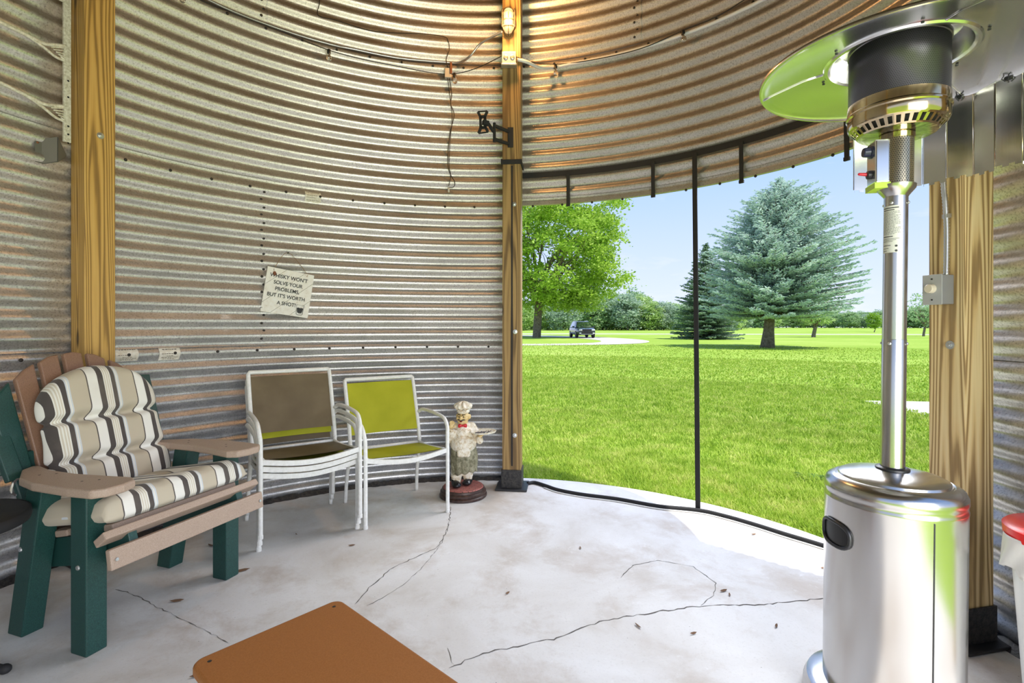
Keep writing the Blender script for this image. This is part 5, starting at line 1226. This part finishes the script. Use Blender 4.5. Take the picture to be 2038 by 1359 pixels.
heights = lambda px: np.interp(px, [1040, 1120, 1200, 1260, 1300, 1345, 1420], [640 - 600 + 8, 56, 66, 74, 56, 50, 42])
px = 1030.0; i = 0
while px < 1900:
    if px < 1470:
        Y = R.uniform(135, 160); hpx = float(heights(px)) * R.uniform(.86, 1.08); far_tree(px, Y, hpx * Y / F + 1.3, (i * 3 + R.randrange(2)) % 4, 'leafy tree in the woodland edge across the road, behind the parked car and spruces', G1, 1.12); px += R.uniform(12, 19)
    else:
        Y = R.uniform(260, 310); hpx = R.uniform(22, 34) * (1.25 if px > 1800 else 1); far_tree(px, Y, hpx * Y / F + 1.3, (i * 3 + 1) % 4, 'small hazy tree in the far treeline on the horizon at right', 'far treeline at the right', 1.5); px += R.uniform(11, 17)
    i += 1
px = 1036.0
while px < 1480:      # second row fills the gaps
    Y = R.uniform(168, 185); hpx = float(heights(px)) * .80; far_tree(px, Y, hpx * Y / F + 1.3, R.randrange(1, 4), 'leafy tree in the woodland edge across the road, behind the parked car and spruces', G1, 1.25); px += R.uniform(17, 25)
LIME = mat_leaf('sapling_leaf', (.16, .32, .02), (.26, .44, .04), (.42, .56, .12), 1.2, .4)
p = gp(1740, 658, 0); YY = 100; broadleaf('young_tree', 'small bright green young tree just left of the heater pole', ((1740 - 1019) / F * YY, YY, GZ), (0, 0, 2.3), (1.15, 1.1, 1.6), .07, 60, 40, .14, LIME, 41, fork=.6, clump=.28, nbr=6)
YY = 62; broadleaf('open_tree', 'sparse small tree seen between heater pole and right post', ((1838 - 1019) / F * YY, YY, GZ), (0, 0, 3.3), (1.75, 1.5, 2.3), .13, 40, 26, .12, FAR[1], 42, fork=1.3, clump=.26, nbr=9)
YY = 57; broadleaf('small_tree', 'small dark tree standing behind the big spruce at its right', ((1619 - 1019) / F * YY, YY, GZ), (0, 0, 2.9), (2.0, 1.5, 1.5), .20, 60, 40, .12, FAR[0], 43, fork=1.2, clump=.35, nbr=7)

# ---------------------------------------------------------------- car on the driveway
def car():
    YY = 54.5; t = thing('car', 'black sport utility car parked on the gravel driveway by the maple', 'car', ((1158 - 1019) / F * YY, YY, GZ + .02), D(5))
    PAINT = Mat('dark_blue_black_paint').set(color=(.06, .07, .085), rough=.2, metal=.6, coat=.8).m; GLS = Mat('car_glass').set(color=(.62, .66, .72), rough=.08, metal=.9).m
    CHR = plain('chrome', (.75, .75, .76), .12, 1.0); HL = plain('headlight', (.85, .87, .9), .12, .3); TY = plain('tyre', (.015, .015, .016), .85)
    # body lofted along its length: local -y is the front
    st = [(-2.36, .70, .42, .78), (-2.30, .86, .34, .92), (-1.9, .95, .30, 1.02), (-1.2, .975, .28, 1.10), (-.75, .98, .28, 1.14), (.5, .98, .28, 1.16), (1.8, .975, .30, 1.16), (2.25, .93, .36, 1.10), (2.36, .82, .45, .98)]
    m = MB(); K = 12; vs = []
    for y, w, z0, z1 in st:
        zc, hz = (z0 + z1) / 2, (z1 - z0) / 2
        for k in range(K * 2):
            a = 2 * PI * k / (K * 2); vs.append((w * math.copysign(abs(math.cos(a)) ** .35, math.cos(a)), y, zc + hz * math.copysign(abs(math.sin(a)) ** .4, math.sin(a))))
    n = K * 2; m.add(vs, [(i * n + k, i * n + (k + 1) % n, (i + 1) * n + (k + 1) % n, (i + 1) * n + k) for i in range(len(st) - 1) for k in range(n)] + [tuple(range(n)), tuple(range(len(st) * n - 1, (len(st) - 1) * n - 1, -1))])
    m.build('body', PAINT, t, smooth=True, angle=50)
    cab = [(-1.15, .86, 1.08), (-.35, .70, 1.66), (.2, .69, 1.72), (1.6, .68, 1.69), (2.22, .80, 1.10)]
    m = MB(); vs = [];
    low = [(-1.25, .90, 1.08), (-.5, .92, 1.1), (.3, .92, 1.1), (1.6, .92, 1.1), (2.3, .86, 1.08)]; hi = [(-.45, .66, 1.64), (-.1, .69, 1.71), (.3, .70, 1.73), (1.5, .69, 1.70), (1.95, .66, 1.62)]
    for (a, b_, c_), (d, e, f) in zip(low, hi): vs += [(-b_, a, c_), (-e, d, f), (e, d, f), (b_, a, c_)]
    m.add(vs, [(4 * i + j, 4 * i + j + 1, 4 * i + 5 + j, 4 * i + 4 + j) for i in range(4) for j in range(3)] + [(0, 3, 2, 1), (16, 17, 18, 19)]); m.build('cabin', PAINT, t, smooth=True, angle=25)
    def pane(name, q, push): 
        m = MB(); c_ = sum((Vector(v) for v in q), Vector()) / 4; vs = [c_ + (Vector(v) - c_) * .90 + Vector(push) for v in q]; m.add(vs + [v - Vector(push) * .5 for v in vs], [(0, 1, 2, 3), (7, 6, 5, 4), (0, 4, 5, 1), (1, 5, 6, 2), (2, 6, 7, 3), (3, 7, 4, 0)]); m.build(name, GLS, t)
    pane('windscreen', [vs[0], vs[3], vs[2], vs[1]], (0, -.012, .012)); pane('rear_window', [vs[16], vs[17], vs[18], vs[19]], (0, .012, .01))
    for s in (0, 3):
        s2 = 1 if s == 0 else 2; sg = -1 if s == 0 else 1
        for i in range(4):
            if i == 0: continue
            pane('side_window', [vs[4 * i + s], vs[4 * i + s2], vs[4 * i + 4 + s2], vs[4 * i + 4 + s]], (sg * .012, 0, .004))
    for x in (-.86, .86):
        for y in (-1.42, 1.45):
            m = MB(); m.lathe([(.20, -.12), (.34, -.12), (.37, -.09), (.37, .09), (.34, .12), (.20, .12)], 28, Matrix.Rotation(PI / 2, 3, 'Y'), (x, y, .37)); w = m.build('wheel', TY, t, smooth=True, angle=40)
            m = MB(); m.lathe([(.215, .10), (.20, .122), (.06, .115), (.0001, .125)], 20, Matrix.Rotation(PI / 2 * (1 if x > 0 else -1), 3, 'Y'), (x, y, .37)); m.build('rim', CHR, w, smooth=True)
    for s in (-1, 1):
        m = MB(); m.box((s * .66, -2.335, .83), (.34, .10, .13)); m.build('headlight', HL, t, bevel=.02); m = MB(); m.box((s * .70, -2.33, .50), (.20, .10, .09)); m.build('fog_lamp', HL, t, bevel=.01)
        m = MB(); m.ell((s * 1.08, -.72, 1.14), (.13, .07, .09)); m.build('wing_mirror', PAINT, t, smooth=True)
    m = MB(); m.box((0, -2.37, .80), (.92, .05, .17)); m.build('grille', TY, t, bevel=.01); m = MB(); m.box((0, -2.36, .55), (1.1, .06, .18)); m.build('lower_grille', TY, t, bevel=.01); m = MB(); m.box((0, -2.39, .40), (1.3, .05, .04)); m.build('bumper_strip', CHR, t, bevel=.01)
    for s in (-1, 1): m = MB(); m.tube([(s * .64, -.1, 1.75), (s * .64, .1, 1.78), (s * .64, 1.4, 1.77), (s * .64, 1.6, 1.72)], .02, 6); m.build('roof_rail', CHR, t, smooth=True)
car()
